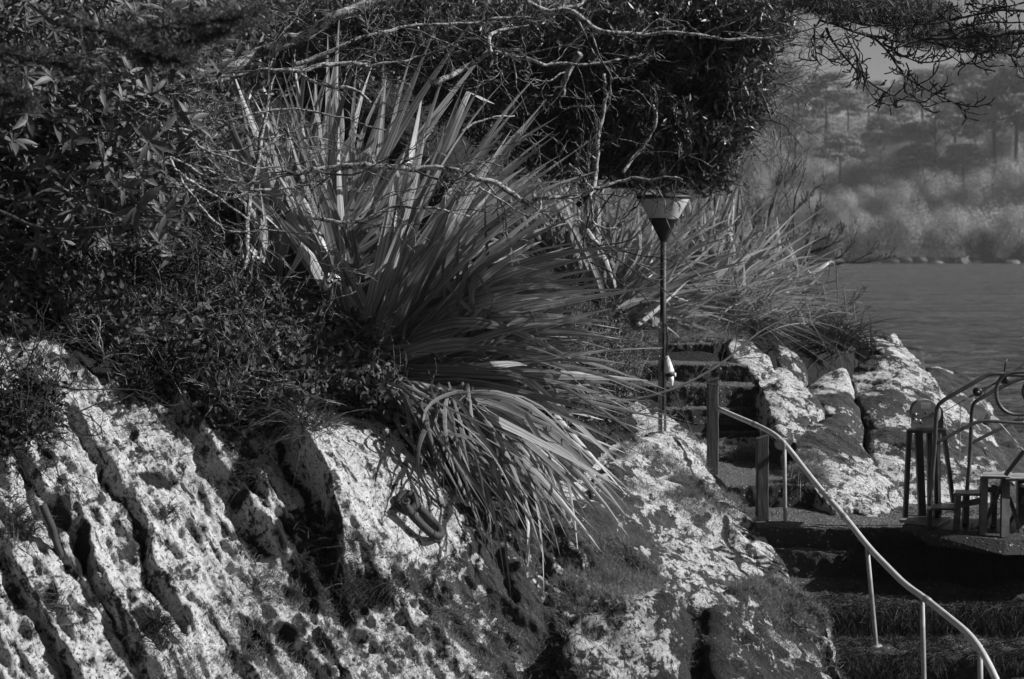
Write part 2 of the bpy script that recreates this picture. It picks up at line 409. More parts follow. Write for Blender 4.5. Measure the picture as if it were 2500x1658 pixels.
# ledges and cracks of the outcrop, traced from upper left to lower right: (polyline, rise on its right side, reach, crack depth, crack width)
LEDGE = [
 ([c4(310,300),c4(345,430),c4(420,560),c4(500,700),c4(590,860),c4(650,1060),c4(730,1200),c4(830,1330)], .16, 150, .16, 16),
 ([c4(1230,400),c4(1290,640),c4(1390,760),c4(1450,900),c4(1500,1110)], .5, 420, .14, 40),
 ([c4(560,60),c4(700,180),c4(800,330),c4(900,520),c4(1000,700),c4(1110,860),c4(1220,1010)], .14, 120, .06, 22),
 ([c4(-60,260),c4(60,520),c4(180,760),c4(330,960),c4(430,1200),c4(560,1420),c4(700,1600)], .16, 160, .14, 16),
 ([c4(960,560),c4(1060,640),c4(1180,820),c4(1290,900),c4(1330,1010)], .12, 80, .10, 20),
 ([c4(-200,800),c4(-40,960),c4(90,1200),c4(230,1400),c4(340,1600)], .2, 200, .10, 20),
 ([c4(600,760),c4(700,690),c4(820,640)], .10, 60, .06, 10),
 ([c4(1120,1250),c4(1250,1330),c4(1340,1440),c4(1440,1580)], .12, 120, .12, 16),
 ([c5(560,740),c5(640,860),c5(740,960),c5(800,1170),c5(830,1260)], .10, 80, .12, 8),
 ([c5(830,680),c5(940,860),c5(1010,980),c5(1110,1120)], .12, 90, .2, 16),
 ([c5(960,1180),c5(1010,1350),c5(1100,1500),c5(1180,1640)], .05, 60, .34, 26),
 ([c5(330,860),c5(480,1010),c5(620,1110),c5(740,1230),c5(820,1320)], -.06, 90, .05, 12),
 ([c5(700,640),c5(840,820),c5(900,980),c5(1000,1130)], .10, 90, .10, 9),
 ([c5(200,1000),c5(330,1180),c5(420,1330),c5(520,1600)], .08, 100, .05, 12),
]
def seg_sd(u, v, pl):
    """distance to a polyline, signed: positive on its right-hand (larger u) side; also the place along it"""
    best = np.full(u.shape, 1e9); sg = np.zeros(u.shape)
    for (a, b) in zip(pl[:-1], pl[1:]):
        ax, ay = a; bx, by = b; dx, dy = bx - ax, by - ay; L2 = dx * dx + dy * dy
        t = np.clip(((u - ax) * dx + (v - ay) * dy) / L2, 0, 1)
        ex = u - ax - t * dx; ey = v - ay - t * dy; d = np.hypot(ex, ey)
        s = np.sign(ex * dy - ey * dx); m = d < best; best = np.where(m, d, best); sg = np.where(m, s, sg)
    return best * sg, best
def smooth01(x): x = np.clip(x, 0, 1); return x * x * (3 - 2 * x)
us = np.concatenate([np.linspace(-1100, -50, 90)[:-1], np.linspace(-50, 2100, 520)[:-1], np.linspace(2100, 3300, 120)])
Ds = np.concatenate([np.linspace(4.3, 5.5, 60)[:-1], np.linspace(5.5, 9.2, 430)[:-1], np.linspace(9.2, 13.5, 150)[:-1], np.linspace(13.5, 30, 90)])
UU, DD = np.meshgrid(us, Ds)
X = (UU - 1250) / F * DD * math.cos(0); Y = DD.copy()
g0 = tps_eval(TC, PTS[:, :2], np.c_[X.ravel(), Y.ravel()]).reshape(X.shape)
g0 = np.clip(g0, -2.2, 12)
def gradn(X, Y, Z):
    dXu = np.gradient(X, axis=1); dYu = np.gradient(Y, axis=1); dZu = np.gradient(Z, axis=1)
    dXv = np.gradient(X, axis=0); dYv = np.gradient(Y, axis=0); dZv = np.gradient(Z, axis=0)
    n = np.cross(np.stack([dXu, dYu, dZu], -1), np.stack([dXv, dYv, dZv], -1)); return unit(n)
PW = np.stack([X, Y, g0], -1) * S
Nn = gradn(PW[..., 0], PW[..., 1], PW[..., 2])
ub, vb = proj(PW.reshape(-1, 3)); ub = ub.reshape(X.shape); vb = vb.reshape(X.shape)
# where bare rock ends and soil and plants begin
bx = [-900, 0, 60, 110, 190, 260, 340, 420, 470, 540, 640, 700, 850, 1000, 1150, 1300, 1400, 1500, 1620, 3300]
by = [780, 830, 790, 800, 880, 930, 880, 930, 1010, 1090, 1060, 1010, 1010, 1100, 1140, 1180, 1180, 1080, 1060, 1060]
top = np.interp(ub, bx, by)
rockm = smooth01((vb - top) / 50 + .5)
headland = smooth01((ub - 1760) / 60) * smooth01((1000 - vb) / 60)
pl = PW.reshape(-1, 3)
wz = fbm(pl * 1.1, 3).reshape(X.shape) * .25
ac = pl @ ACR; al = pl @ ALO; an = pl @ ANO
sp = np.stack([ac + wz.ravel() * 1.2, al * .22, an * .5], -1)
def saw(x, sharp=.16):
    f = x - np.floor(x); return np.where(f < sharp, f / sharp, (1 - f) / (1 - sharp))
d1 = saw((sp[:, 0] + .35 * vnoise(sp * .9 + 4)) / .8, .1) * (.6 + .6 * vnoise(sp * .8 + 9)) * .13
d2 = saw((sp[:, 0] + .2 * vnoise(sp * 3 + 14)) / .26, .14) * (.6 + .5 * vnoise(sp * 2 + 19)) * .095
blk = np.stack([ac * 2.6, al * .75, an * 1.8], -1)
d3 = (1 - np.abs(fbm(blk * 1.5 + 31, 5, .6))) ** 2 * .10 - np.abs(fbm(np.stack([ac * 6, al * 2.0, an * 6], -1), 4, .65)) * .05 + .015 + fbm(np.stack([ac * 9, al * 3, an * 9], -1), 3, .65) * .075 + fbm(np.stack([ac * 22, al * 11, an * 22], -1), 2, .6) * .03
cal = .45 + .55 * smooth01((fbm(pl * .5 + 3, 2) + .25) / .4)
disp = ((d1 + d2) * cal + d3 - .15).reshape(X.shape) * (.25 + .75 * rockm)
soil = 1 - rockm
slab = np.clip(np.exp(-(((ub - 915 - (vb - 1200) * .42) / 195) ** 4 + ((vb - 1200) / 190) ** 4)), 0, 1)
disp = disp * (1 - .8 * slab)
lich = np.clip(1.12 + .35 * fbm(pl * .8 + 5, 3).reshape(X.shape) - .55 * smooth01((ub - 880 - (vb - 1100) * .0) / 260) * smooth01((vb - 1150 + (1100 - ub) * .6) / 200), 0, 1)
lich = np.where((ub > 1080) & (vb > 1180), np.clip(.62 + .9 * fbm(np.stack([ac * 2.2, al * .5, an * 1.2], -1) + 77, 4, .6).reshape(X.shape), .15, 1), lich)
WOBB = 26 * fbm(pl * 1.7, 4, .6).reshape(X.shape) + 9 * vnoise(pl * 9).reshape(X.shape); CRV = np.clip(.75 + 1.1 * vnoise(pl * 1.3 + 70), .1, 1.3).reshape(X.shape)
for pts, rise, reach, cd, cw in LEDGE:
    sd, ad = seg_sd(ub + WOBB, vb, pts); cw = cw * .5
    ends = np.minimum(1, np.clip((vb - min(p[1] for p in pts)) / 60, 0, 1)) * np.clip((max(p[1] for p in pts) + 40 - vb) / 60, 0, 1)
    r = np.where(sd > 0, smooth01(sd / 16) * np.clip(1 - sd / reach, 0, 1) ** 1.3, 0)
    disp = disp + rise * r * ends * (.5 + .5 * CRV)
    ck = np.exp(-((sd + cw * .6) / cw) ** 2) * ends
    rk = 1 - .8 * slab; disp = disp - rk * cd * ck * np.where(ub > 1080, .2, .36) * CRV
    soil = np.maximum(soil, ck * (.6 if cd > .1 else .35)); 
# moss pads and soil pockets on the rock
for (mx, my, rx, ry, a) in [(*c4(1400,1050),70,110,1),(*c4(1560,1180),110,45,1),(*c4(1300,930),60,60,1),(*c4(360,1020),26,90,.9),(*c4(680,230),90,70,1),(*c4(1080,700),50,80,.8),(*c4(270,850),40,60,.8),(*c4(700,680),70,30,.9),
    (*c4(900,900),50,70,.6),(*c4(1140,1400),60,90,.9),(*c4(1300,1360),50,30,.9),(*c4(640,1340),50,60,.9),(*c4(220,1230),30,50,.8),(*c5(860,1300),120,80,.45),(*c5(640,950),70,110,.6),(*c5(40,1200),160,60,1),(*c5(560,560),120,60,.8)]:
    soil = np.maximum(soil, a * np.exp(-(((ub - mx) / rx) ** 2 + ((vb - my) / ry) ** 2)))
soil = soil * (1 - .85 * slab * (ub > 745 + (vb - 1100) * .33)); lich = lich * (1 - slab) + 1.02 * slab
# smooth bare grey rock in the middle
gm = np.exp(-(((ub - 1260) / 170) ** 2 + ((vb - 1560) / 260) ** 2)) + .5 * np.exp(-(((ub - 1190) / 90) ** 2 + ((vb - 1330) / 170) ** 2))
lich = np.clip(lich - .15 * np.clip(gm, 0, 1), 0, 1)
disp = disp * (1 - .35 * np.clip(gm, 0, 1)); disp = disp + .02 * fbm(np.stack([ac * 12, al * 2.5, an * 12], -1), 4, .6).reshape(X.shape)
disp = np.where(headland > 0, disp * (1 - .5 * headland), disp)
soil = np.maximum(soil, headland * .55)
PW = PW + Nn * disp[..., None] * smooth01((g0 + .8) / .6)[..., None] * (1 - .85 * (smooth01((ub - 1560) / 60) * smooth01((vb - 830) / 60) * (1 - headland)))[..., None]
r, c_ = X.shape
ii = (np.arange(r - 1)[:, None] * c_ + np.arange(c_ - 1)[None]); Qg = np.stack([ii, ii + 1, ii + c_ + 1, ii + c_], -1).reshape(-1, 4)
go = put('ground', PW.reshape(-1, 3), None, Qg, ROCK, origin=A([0, 10, 0.]), kind='structure', attr={'lichen': lich.ravel(), 'soil': soil.ravel()})
GN = gradn(PW[..., 0], PW[..., 1], PW[..., 2])
# projected table of the ground, for standing things on it
gu, gv = proj(PW.reshape(-1, 3)); gu = gu.reshape(X.shape); gv = gv.reshape(X.shape)
def G(u, v, lift=0.):
    """point of the ground seen at photo pixel (u,v): (xyz, normal, D)"""
    u = np.atleast_1d(np.asarray(u, float)); v = np.atleast_1d(np.asarray(v, float)); out = np.zeros((len(u), 3)); nn = np.zeros((len(u), 3)); dd = np.zeros(len(u))
    j = np.clip(np.searchsorted(us, u), 0, len(us) - 1)
    for k in range(len(u)):
        colv = gv[:, j[k]]; m = np.nonzero(colv <= v[k])[0]
        i = m[0] if len(m) else len(Ds) - 1
        out[k] = PW[i, j[k]] + GN[i, j[k]] * lift; nn[k] = GN[i, j[k]]; dd[k] = Ds[i]
    return out, nn, dd

# ================================================================== WATER
m, t, b = M_('lake_water'); g = nd(t, 'ShaderNodeNewGeometry'); mp = nd(t, 'ShaderNodeMapping'); mp.inputs['Scale'].default_value = (.45, 1.3, 1)
t.links.new(g.outputs['Position'], mp.inputs[0]); b.inputs['Base Color'].default_value = (.012, .012, .012, 1); b.inputs['Roughness'].default_value = .2; b.inputs['IOR'].default_value = 1.33
h = math_(t, 'ADD', noise(t, mp.outputs[0], 1.1, 5, .6, .5), math_(t, 'MULTIPLY', noise(t, mp.outputs[0], .16, 3, .5), 2.2)); bump(t, h, 1, 3.0, b)

wm = nd(t, 'ShaderNodeMapping'); wm.inputs['Scale'].default_value = (.05, .22, 1); t.links.new(g.outputs['Position'], wm.inputs[0])
wm2 = nd(t, 'ShaderNodeMapping'); wm2.inputs['Scale'].default_value = (.5, .7, 1); t.links.new(g.outputs['Position'], wm2.inputs[0])
wr = math_(t, 'ADD', math_(t, 'MULTIPLY', noise(t, wm.outputs[0], 1, 5, .6), .5), math_(t, 'MULTIPLY', noise(t, wm2.outputs[0], 1, 4, .7), .5))
t.links.new(ramp(t, wr, [(.38, .05), (.62, .5)]), b.inputs['Roughness']); t.links.new(ramp(t, wr, [(.4, .012), (.6, .10)]), b.inputs['Base Color'])
WATER = m
wu = np.linspace(-900, 900, 60); wy = np.concatenate([np.linspace(4, 60, 60)[:-1], np.linspace(60, 900, 60)])
WX, WY = np.meshgrid(wu, wy); WV = np.stack([WX, WY, 0 * WX], -1).reshape(-1, 3); r_, c__ = WX.shape
ii = (np.arange(r_ - 1)[:, None] * c__ + np.arange(c__ - 1)[None]); Qw = np.stack([ii, ii + 1, ii + c__ + 1, ii + c__], -1).reshape(-1, 4)
put('water', WV, None, Qw, WATER, origin=A([0, 0, 0.]), kind='structure')

# ================================================================== BOULDERS
_ico = {}
def ico(n):
    if n not in _ico:
        bm = bmesh.new(); bmesh.ops.create_icosphere(bm, subdivisions=n, radius=1)
        _ico[n] = (A([v.co[:] for v in bm.verts]), A([[v.index for v in f.verts] for f in bm.faces])); bm.free()
    return _ico[n]
def vnormals(V, T):
    n = np.cross(V[T[:, 1]] - V[T[:, 0]], V[T[:, 2]] - V[T[:, 0]]); o = np.zeros_like(V)
    for i in range(3): np.add.at(o, T[:, i], n)
    return unit(o)
ROCKS = []
def rock(pts, back, label, cat='boulder', sub=6, sharp=16, amp=.05, mat=None, lichen=.75, soil=0., name='boulder', group=None, stratify=.6, mossy_low=None):
    pts = A(pts, float); f = P(pts[:, 0], pts[:, 1], pts[:, 2]); c0 = f.mean(0)
    bk = c0 + (f - c0) * .8 + A([0, back, 0]) - A([0, 0, .25]); lo = f[np.argsort(f[:, 2])[:max(3, len(f) // 2)]] - A([0, 0, .5])
    bm = bmesh.new()
    for p in np.r_[f, bk, lo]: bm.verts.new(p)
    bmesh.ops.convex_hull(bm, input=bm.verts); bm.normal_update()
    c = np.mean(np.r_[f, bk], 0)
    pn = []; 
    for fc in bm.faces:
        n = A(fc.normal[:]); d = (A(fc.calc_center_median()[:]) - c) @ n
        if np.linalg.norm(n) < .5: continue
        if d < 0: n = -n; d = -d
        pn.append((*n, max(d, .05)))
    bm.free(); pn = A(pn)
    Vd, T = ico(sub)
    k = np.maximum(Vd @ pn[:, :3].T / pn[:, 3], 0)
    sharp = sharp * 2.6; rr = 1.03 * (np.sum(k ** sharp, 1)) ** (-1 / sharp); V = c + Vd * rr[:, None]
    size = np.ptp(f, axis=0).max()
    N = vnormals(V, T)
    q = np.stack([V @ ACR, V @ ALO * .35, V @ ANO * .7], -1)
    d = fbm(V * 1.4 / max(size, .5) * 1.5 + 5, 3) * amp * 2.2 * min(size, 1.6) + stratify * (saw(q[:, 0] / .33 + .5 * vnoise(q * 2), .2) - .5) * amp * .8
    d += (1 - np.abs(fbm(q * 2.4 + 8, 4))) * amp - amp * .8 + fbm(V * 9, 4) * amp * .5
    V = V + N * d[:, None]
    li = np.clip(lichen + .26 + 1.0 * fbm(V * 1.2 + 40, 2), 0, 1); so = np.full(len(V), soil)
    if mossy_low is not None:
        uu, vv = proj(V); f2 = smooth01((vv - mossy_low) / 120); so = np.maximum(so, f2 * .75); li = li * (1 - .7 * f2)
    o = put(name, V, T, None, mat or BOULD, attr={'lichen': li, 'soil': so}); tag(o, label, cat, group)
    ROCKS.append((V, T, o)); return o
def cc(*a): return [(*c6(x, y), d) for x, y, d in a]
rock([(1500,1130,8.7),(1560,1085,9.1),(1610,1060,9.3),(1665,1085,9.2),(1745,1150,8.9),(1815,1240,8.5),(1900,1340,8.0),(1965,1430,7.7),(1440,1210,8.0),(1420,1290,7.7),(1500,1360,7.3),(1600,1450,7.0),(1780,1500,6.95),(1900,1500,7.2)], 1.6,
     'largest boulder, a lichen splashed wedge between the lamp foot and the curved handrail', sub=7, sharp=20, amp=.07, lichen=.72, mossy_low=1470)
rock([(1740,1490,6.9),(1790,1440,7.2),(1900,1400,7.5),(1990,1440,7.4),(2060,1530,7.0),(2100,1640,6.7),(2110,1760,6.4),(1800,1760,5.9),(1730,1640,6.3),(1760,1540,6.6)], 1.3,
     'dark moss covered boulder at the bottom of the frame left of the second handrail post', sub=7, sharp=11, amp=.10, mat=BOULDF, lichen=.55, soil=.2)
rock([(1345,1450,7.0),(1370,1370,7.2),(1450,1335,7.4),(1540,1370,7.3),(1610,1460,6.9),(1650,1600,6.4),(1670,1760,6.0),(1440,1760,5.9),(1380,1600,6.3),(1350,1520,6.7)], 1.2,
     'rounded boulder shaggy with pale hair lichen beside the deep black cleft', sub=6, sharp=10, amp=.10, mat=BOULDF, lichen=.45, soil=.2)
rock([(1600,1520,6.75),(1650,1475,6.9),(1720,1480,6.9),(1765,1540,6.7),(1790,1660,6.3),(1780,1780,5.9),(1640,1780,5.8),(1600,1640,6.2)], .9,
     'small dark mossy boulder wedged between the shaggy boulder and the mossy one by the rail', sub=5, sharp=10, amp=.06, mat=BOULDF, lichen=.25, soil=.4)
rock([(1530,1330,7.5),(1590,1390,7.3),(1640,1470,7.0),(1600,1490,6.8),(1500,1420,7.1),(1470,1340,7.5),(1500,1290,7.8)], .8,
     'mossy rib of rock lying along the lower left edge of the largest boulder', sub=5, amp=.05, mat=BOULDF, lichen=.6)
rock([(1535,1075,9.7),(1560,1030,10),(1610,1010,10.2),(1670,1040,9.9),(1725,1095,9.6),(1690,1130,9.2),(1600,1110,9.2),(1540,1120,9.2)], .7,
     'lichened rock that carries the foot of the garden lamp', sub=6, amp=.04, lichen=.6)
rock([(1480,960,10.6),(1530,940,10.8),(1575,1000,10.4),(1590,1040,10.1),(1520,1050,10.0),(1470,1010,10.3)], .6, 'pale rock showing through twigs left of the lamp post foot', sub=5, amp=.04, lichen=.7)
rock([(1350,1180,8.0),(1410,1190,8.1),(1470,1240,7.9),(1505,1290,7.65),(1450,1325,7.4),(1390,1320,7.35),(1350,1260,7.6)], .7,
     'pale smooth rock slab under the drooping tips of the big flax', sub=6, amp=.035, lichen=.85)
rock(cc((320,80,11.7),(345,45,11.8),(380,40,11.9),(430,80,11.8),(490,140,11.5),(525,185,11.2),(470,210,11.0),(400,190,11.1),(330,130,11.4)), .8,
     'smooth white topped rock beside the uppermost steps', sub=5, sharp=8, amp=.03, lichen=.8)
rock(cc((528,110,12.0),(545,80,12.1),(600,85,12.1),(660,130,12.0),(685,200,11.7),(670,235,11.5),(600,215,11.5),(545,170,11.7)), .9,
     'rounded white and grey rock below the dark grass tussock', sub=5, sharp=7, amp=.03, lichen=.6)
rock(cc((440,215,11.0),(480,190,11.2),(560,178,11.3),(640,230,11.1),(700,300,10.8),(750,380,10.4),(700,420,10.0),(600,400,10.0),(520,330,10.3),(470,270,10.6)), 1.0,
     'long pale lichened rock stepping down beside the middle steps', sub=6, sharp=14, amp=.045, lichen=.7)
rock(cc((480,270,10.55),(580,235,10.6),(640,300,10.4),(690,400,10.0),(660,470,9.7),(560,500,9.5),(500,440,9.9),(485,340,10.3)), .8,
     'flat faced speckled rock against the right ends of the lower flight', sub=6, sharp=22, amp=.03, lichen=.6)
rock(cc((600,500,9.6),(700,420,10.0),(800,390,10.1),(860,440,9.9),(950,560,9.6),(1040,680,9.2),(1095,770,8.9),(1105,835,8.7),(960,845,8.5),(800,820,8.5),(700,700,8.8),(640,590,9.2)), 1.2,
     'long sloping boulder with a dark triangular face and pale lichen spots behind the curved rail', sub=7, sharp=24, amp=.04, lichen=.42)
rock(cc((870,815,8.6),(920,770,8.7),(980,740,8.8),(1040,780,8.7),(1050,840,8.5),(960,860,8.4)), .5, 'small grey half round stone at the foot of the long sloping boulder', sub=5, amp=.03, lichen=.45)
rock(cc((690,270,11.3),(760,220,11.5),(840,195,11.5),(880,290,11.2),(920,470,10.4),(930,540,10.1),(850,500,10.1),(780,400,10.5),(700,310,11.0)), 1.0,
     'tall lichened rock left of the narrow dark crack', sub=6, sharp=14, amp=.04, lichen=.62)
rock(cc((870,200,11.6),(960,130,11.8),(1080,120,11.7),(1190,170,11.5),(1270,240,11.2),(1300,380,10.8),(1300,520,10.2),(1180,560,9.9),(1000,480,10.2),(920,380,10.7)), 1.2,
     'big round topped boulder blotched black and white behind the winch', sub=6, sharp=12, amp=.05, lichen=.6)
rock(cc((960,480,10.3),(1150,430,10.4),(1300,420,10.6),(1420,470,10.5),(1500,560,10.2),(1580,640,9.9),(1590,720,9.5),(1400,850,8.9),(1150,860,8.8),(1060,780,9.0),(980,620,9.7)), 1.3,
     'broad dark lower rock behind the winch legs and metal steps', sub=7, sharp=16, amp=.05, lichen=.42)
rock(cc((1180,290,11.6),(1260,270,11.8),(1340,330,11.6),(1460,420,11.2),(1540,540,10.7),(1600,660,10.2),(1480,620,10.0),(1280,480,10.8)), 1.0, 'lichen spotted rock shoulder right of the winch drum', sub=6, amp=.05, lichen=.55)
rock(cc((940,60,13.2),(1000,25,13.4),(1070,40,13.3),(1150,110,13.1),(1210,190,12.8),(1250,260,12.4),(1150,220,12.3),(1020,140,12.5)), 1.2, 'dark headland rock ridge just below the bare reeds', sub=6, amp=.06, lichen=.35)
rock(cc((1060,60,14.2),(1130,75,14.2),(1190,110,14.0),(1215,160,13.7),(1150,190,13.4),(1080,130,13.6)), 1.0, 'low dark rock at the water behind the headland ridge', sub=5, sharp=8, amp=.05, lichen=.12)
rock(cc((1200,180,13.0),(1250,160,13.2),(1330,175,13.1),(1420,240,12.8),(1490,330,12.4),(1505,380,12.1),(1400,400,11.8),(1280,320,12.1)), 1.3, 'rounded blackish rock at the water edge beyond the winch', sub=6, sharp=8, amp=.06, lichen=.22)
rock(cc((1480,420,12.0),(1560,430,12.0),(1620,480,11.8),(1700,560,11.5),(1800,700,11),(1600,760,10.4),(1500,600,10.9)), 1.5, 'black wet rock behind the gangway rails at the right edge', sub=6, sharp=9, amp=.06, lichen=.06)
# ================================================================== STAIRS
STEPS = [(838,11.6,1500,1743),(890,11.12,1490,1827),(942,10.79,1490,1860),(999,10.6,1500,1877),(1057,10.41,1560,1885),(1187,8.79,1770,2010),(1290,8.13,1850,2900),
         (1347,8.04,1890,2900),(1480,7.4,1930,2950),(1600,6.99,1990,3000),(1740,6.5,2060,3050),(1950,5.9,2120,3150)]
SZ = [P(1700, v, D)[2] for v, D, _, _ in STEPS]
stairs = thing('stone_stairs', P(1700, 1190, 8.79) - A([0, 0, .3]), 'dark mossy concrete stairs climbing between the boulders to the grassy path', 'stairs')
for k, (v, D, u0, u1) in enumerate(STEPS):
    z = SZ[k]; zb = (SZ[k + 1] if k + 1 < len(STEPS) else z - .4) - .12; y0 = D * S
    yb = STEPS[k - 1][1] * S + .25 if k else y0 + 1.2
    x0 = P(u0, v, D)[0]; x1 = P(u1, v, D)[0]
    nx = int(min(260, (x1 - x0) / .02)); xs = np.linspace(x0, x1, nx)
    front = [(y0 + .012, zz) for zz in np.linspace(zb, z - .03, 14)]; edge = [(y0 + .012, z - .015), (y0 + .03, z)]
    tr = [(yy, z) for yy in y0 + .03 + (yb - y0 - .03) * np.linspace(0, 1, 26)[1:] ** 1.4]
    prof = A(front + edge + tr + [(yb, zb)])
    Vs = np.stack([np.repeat(xs[:, None], len(prof), 1), np.repeat(prof[None, :, 0], nx, 0), np.repeat(prof[None, :, 1], nx, 0)], -1).reshape(-1, 3)
    isf = np.tile(np.r_[np.ones(15), .5, np.zeros(len(tr) + 1)], nx)
    mossy = min(1, max(0, (k - 6) / 2))
    dn = (fbm(Vs * 4 + k, 3) * .03 + fbm(Vs * 16, 3) * .02) * (1 + .8 * mossy)
    rag = fbm(np.c_[Vs[:, :2] * 3.5, np.full(len(Vs), k * 7.)], 4)
    Vs[:, 1] -= dn * isf * 1.3 - rag * .05 * isf * (1 + mossy); Vs[:, 2] += (fbm(Vs * A([2.5, 2.5, .1]) + 3 * k, 3) * .025 + fbm(Vs * A([15, 15, .1]), 2) * .012) * (Vs[:, 2] > z - .1) * (1 + mossy)
    m_ = len(prof); ii = (np.arange(nx - 1)[:, None] * m_ + np.arange(m_ - 1)[None]); Q = np.stack([ii, ii + m_, ii + m_ + 1, ii + 1], -1).reshape(-1, 4)
    n0 = len(Vs); T = []
    for base in (0, (nx - 1) * m_):
        for i in range(1, m_ - 1): T.append([base, base + i, base + i + 1])
    worn_lit = (1 - isf) * (1 - .75 * mossy); worn_lit[isf == .5] = .9 * (1 - .6 * mossy)
    put('step', Vs, A(T), Q, STEP, stairs, attr={'worn_lit': worn_lit})
# ---- wooden posts
WOOD = mat_plain('weathered_wood', .05, .2, .8, 0, 9, .5, .01)
m, t, b = M_('grey_wood'); g = nd(t, 'ShaderNodeNewGeometry'); mp = nd(t, 'ShaderNodeMapping'); mp.inputs['Scale'].default_value = (1, 1, .07); t.links.new(g.outputs['Position'], mp.inputs[0])
n = noise(t, mp.outputs[0], 60, 5, .65, .4); n2 = noise(t, g.outputs['Position'], 5, 4, .6)
c = mixv(t, math_(t, 'MULTIPLY', ramp(t, n, [(.35, 0), (.65, 1)]), ramp(t, n2, [(.3, .35), (.7, 1)])), .015, .10)
t.links.new(c, b.inputs['Base Color']); b.inputs['Roughness'].default_value = .85; bump(t, n, .7, .008, b); WOOD = m
def wood_post(u, vt, vb, D, wpx, label):
    top = P(u, vt, D); bot = P(u, vb, D); bot[0] = top[0] + (P(u, vb, D)[0] - top[0]); w_ = wpx * px(D)
    mb = MB(); n = 12; vs = []
    for i in range(n + 1):
        c_ = bot + (top - bot) * i / n - A([0, 0, .25 if i == 0 else 0]); ww = w_ * .5 * (1 + .03 * math.sin(i * 1.7)); tilt = .02 if i == n else 0
        for a, b_ in ((-1, -.6), (-.85, -.95), (.85, -.95), (1, -.6), (1, .9), (-1, .9)): vs.append(c_ + A([a * ww, b_ * ww * .8, tilt * a]))
    Q = [[i * 6 + j, i * 6 + (j + 1) % 6, (i + 1) * 6 + (j + 1) % 6, (i + 1) * 6 + j] for i in range(n) for j in range(6)]
    T = [[n * 6, n * 6 + i, n * 6 + i + 1] for i in range(1, 5)]
    o = put('wooden_post', A(vs), A(T), A(Q), WOOD, smooth=False); return tag(o, label, 'post')
wood_post(1740, 926, 1138, 9.25, 27, 'taller weathered square wooden post where the handrail begins')
wood_post(1861, 1066, 1246, 8.36, 29, 'shorter dark wooden post standing on the stair edge beside the first rail upright')
# ---- curved handrail
RAILM = mat_plain('galvanised_rail', .32, .52, .45, 0, 9, .25, .004)
RAILD = mat_plain('galvanised_upright', .16, .34, .5, 0, 9, .3, .004)
rp = [c6(282,362),c6(350,392),c6(440,430),c6(510,463),(c6(555,495)),c6(600,545),c6(680,650),c6(760,748),c6(860,862),c6(955,985),c6(1040,1072),c6(1115,1148),c6(1190,1198),c6(1300,1285),c6(1395,1362),c6(1445,1425),c6(1490,1505),c6(1530,1590),c6(1560,1680)]
rd = [9.15,9.0,8.8,8.55,8.4,8.3,8.05,7.8,7.45,7.13,6.95,6.8,6.65,6.4,6.2,6.1,6.0,5.92,5.85]
RP = A([P(u, v, d) for (u, v), d in zip(rp, rd)]); rail = thing('handrail', P(1917, 1273, 8.33), 'curved pale metal tube handrail running down beside the stairs', 'handrail')
MB().tube(RP, 11.5 * px(7.6) * .5 * 1.25, 12, 90).build('rail', RAILM, rail)
def upright(ut, vt, ub_, vb_, D, Db):
    a = P(ut, vt, D); b_ = P(ub_, vb_, Db); mb = MB().tube([b_ - A([0, 0, .12]), b_, (a + b_) / 2, a], 9.5 * px(7.6) * .5 * 1.15, 10); return mb
upright(1915, 1084, 1917, 1273, 8.36, 8.33).build('upright', RAILD, rail)
upright(2117, 1338, 2139, 1578, 7.13, 7.13).build('upright', RAILD, rail)
upright(2251, 1456, 2257, 1722, 6.65, 6.6).build('upright', RAILD, rail)
upright(2392, 1575, 2397, 1850, 6.12, 6.1).build('upright', RAILD, rail)
for (pu_, pv_, pd_) in [(2139, 1580, 7.13), (2257, 1724, 6.6)]:
    MB().lathe(P(pu_, pv_, pd_), [(0, .02), (.05, .02), (.055, 0)], 14).build('foot_flange', RAILD, rail)
for i_ in (10, 44, 68): MB().tube(smoothpath(RP, 90)[i_:i_ + 2], 11.5 * px(7.6) * .5 * 1.42, 12).build('coupling', RAILD, rail)
MB().lathe(P(1906, 1084, 8.3), [(0, .03), (.05, .03), (.06, .01), (.06, 0)], 16, (-.5, -1, 0)).build('bracket', RAILD, rail)
fl = P(1917, 1275, 8.33); MB().lathe(fl - A([0, 0, .05]), [(0, .04), (.13, .04), (.15, .0), (.16, -.1)], 18).build('footing', mat_plain('footing', .04, .14, .9, 0, 20, .8, .02), rail)
# ---- garden lamp
DL = 9.62; p0 = P(1617, 1055, DL); k = px(DL)
BLK = mat_plain('black_iron', .003, .012, .6, 0, 30, .3, .003)
GAL = mat_plain('dull_galvanised', .09, .28, .45, .3, 14, .3, .004)
m, t, b = M_('lamp_glass'); g = nd(t, 'ShaderNodeNewGeometry'); n = noise(t, g.outputs['Position'], 6, 3)
t.links.new(mixv(t, n, .75, .85), b.inputs['Base Color']); b.inputs['Roughness'].default_value = .25
tr = nd(t, 'ShaderNodeBsdfTranslucent'); tr.inputs[0].default_value = (.8, .8, .8, 1); mx = nd(t, 'ShaderNodeMixShader'); mx.inputs[0].default_value = .5
t.links.new(b.outputs[0], mx.inputs[1]); t.links.new(tr.outputs[0], mx.inputs[2]); t.links.new(mx.outputs[0], t.nodes['Material Output'].inputs[0]); GLASS = m
WHT = mat_plain('white_plastic', .6, .78, .4, 0, 20)
lamp = thing('garden_lamp', p0, 'black post lamp with a pale cone shade, standing by the upper steps', 'lamp')
def LZ(v): return P(1617, v, DL)[2]
c0 = A([P(1618.5, 800, DL)[0], p0[1], 0])
MB().lathe(c0, [(0, LZ(1000)), (7.6 * k, LZ(1000)), (7.6 * k, LZ(578)), (0, LZ(578))], 16).build('pole', BLK, lamp)
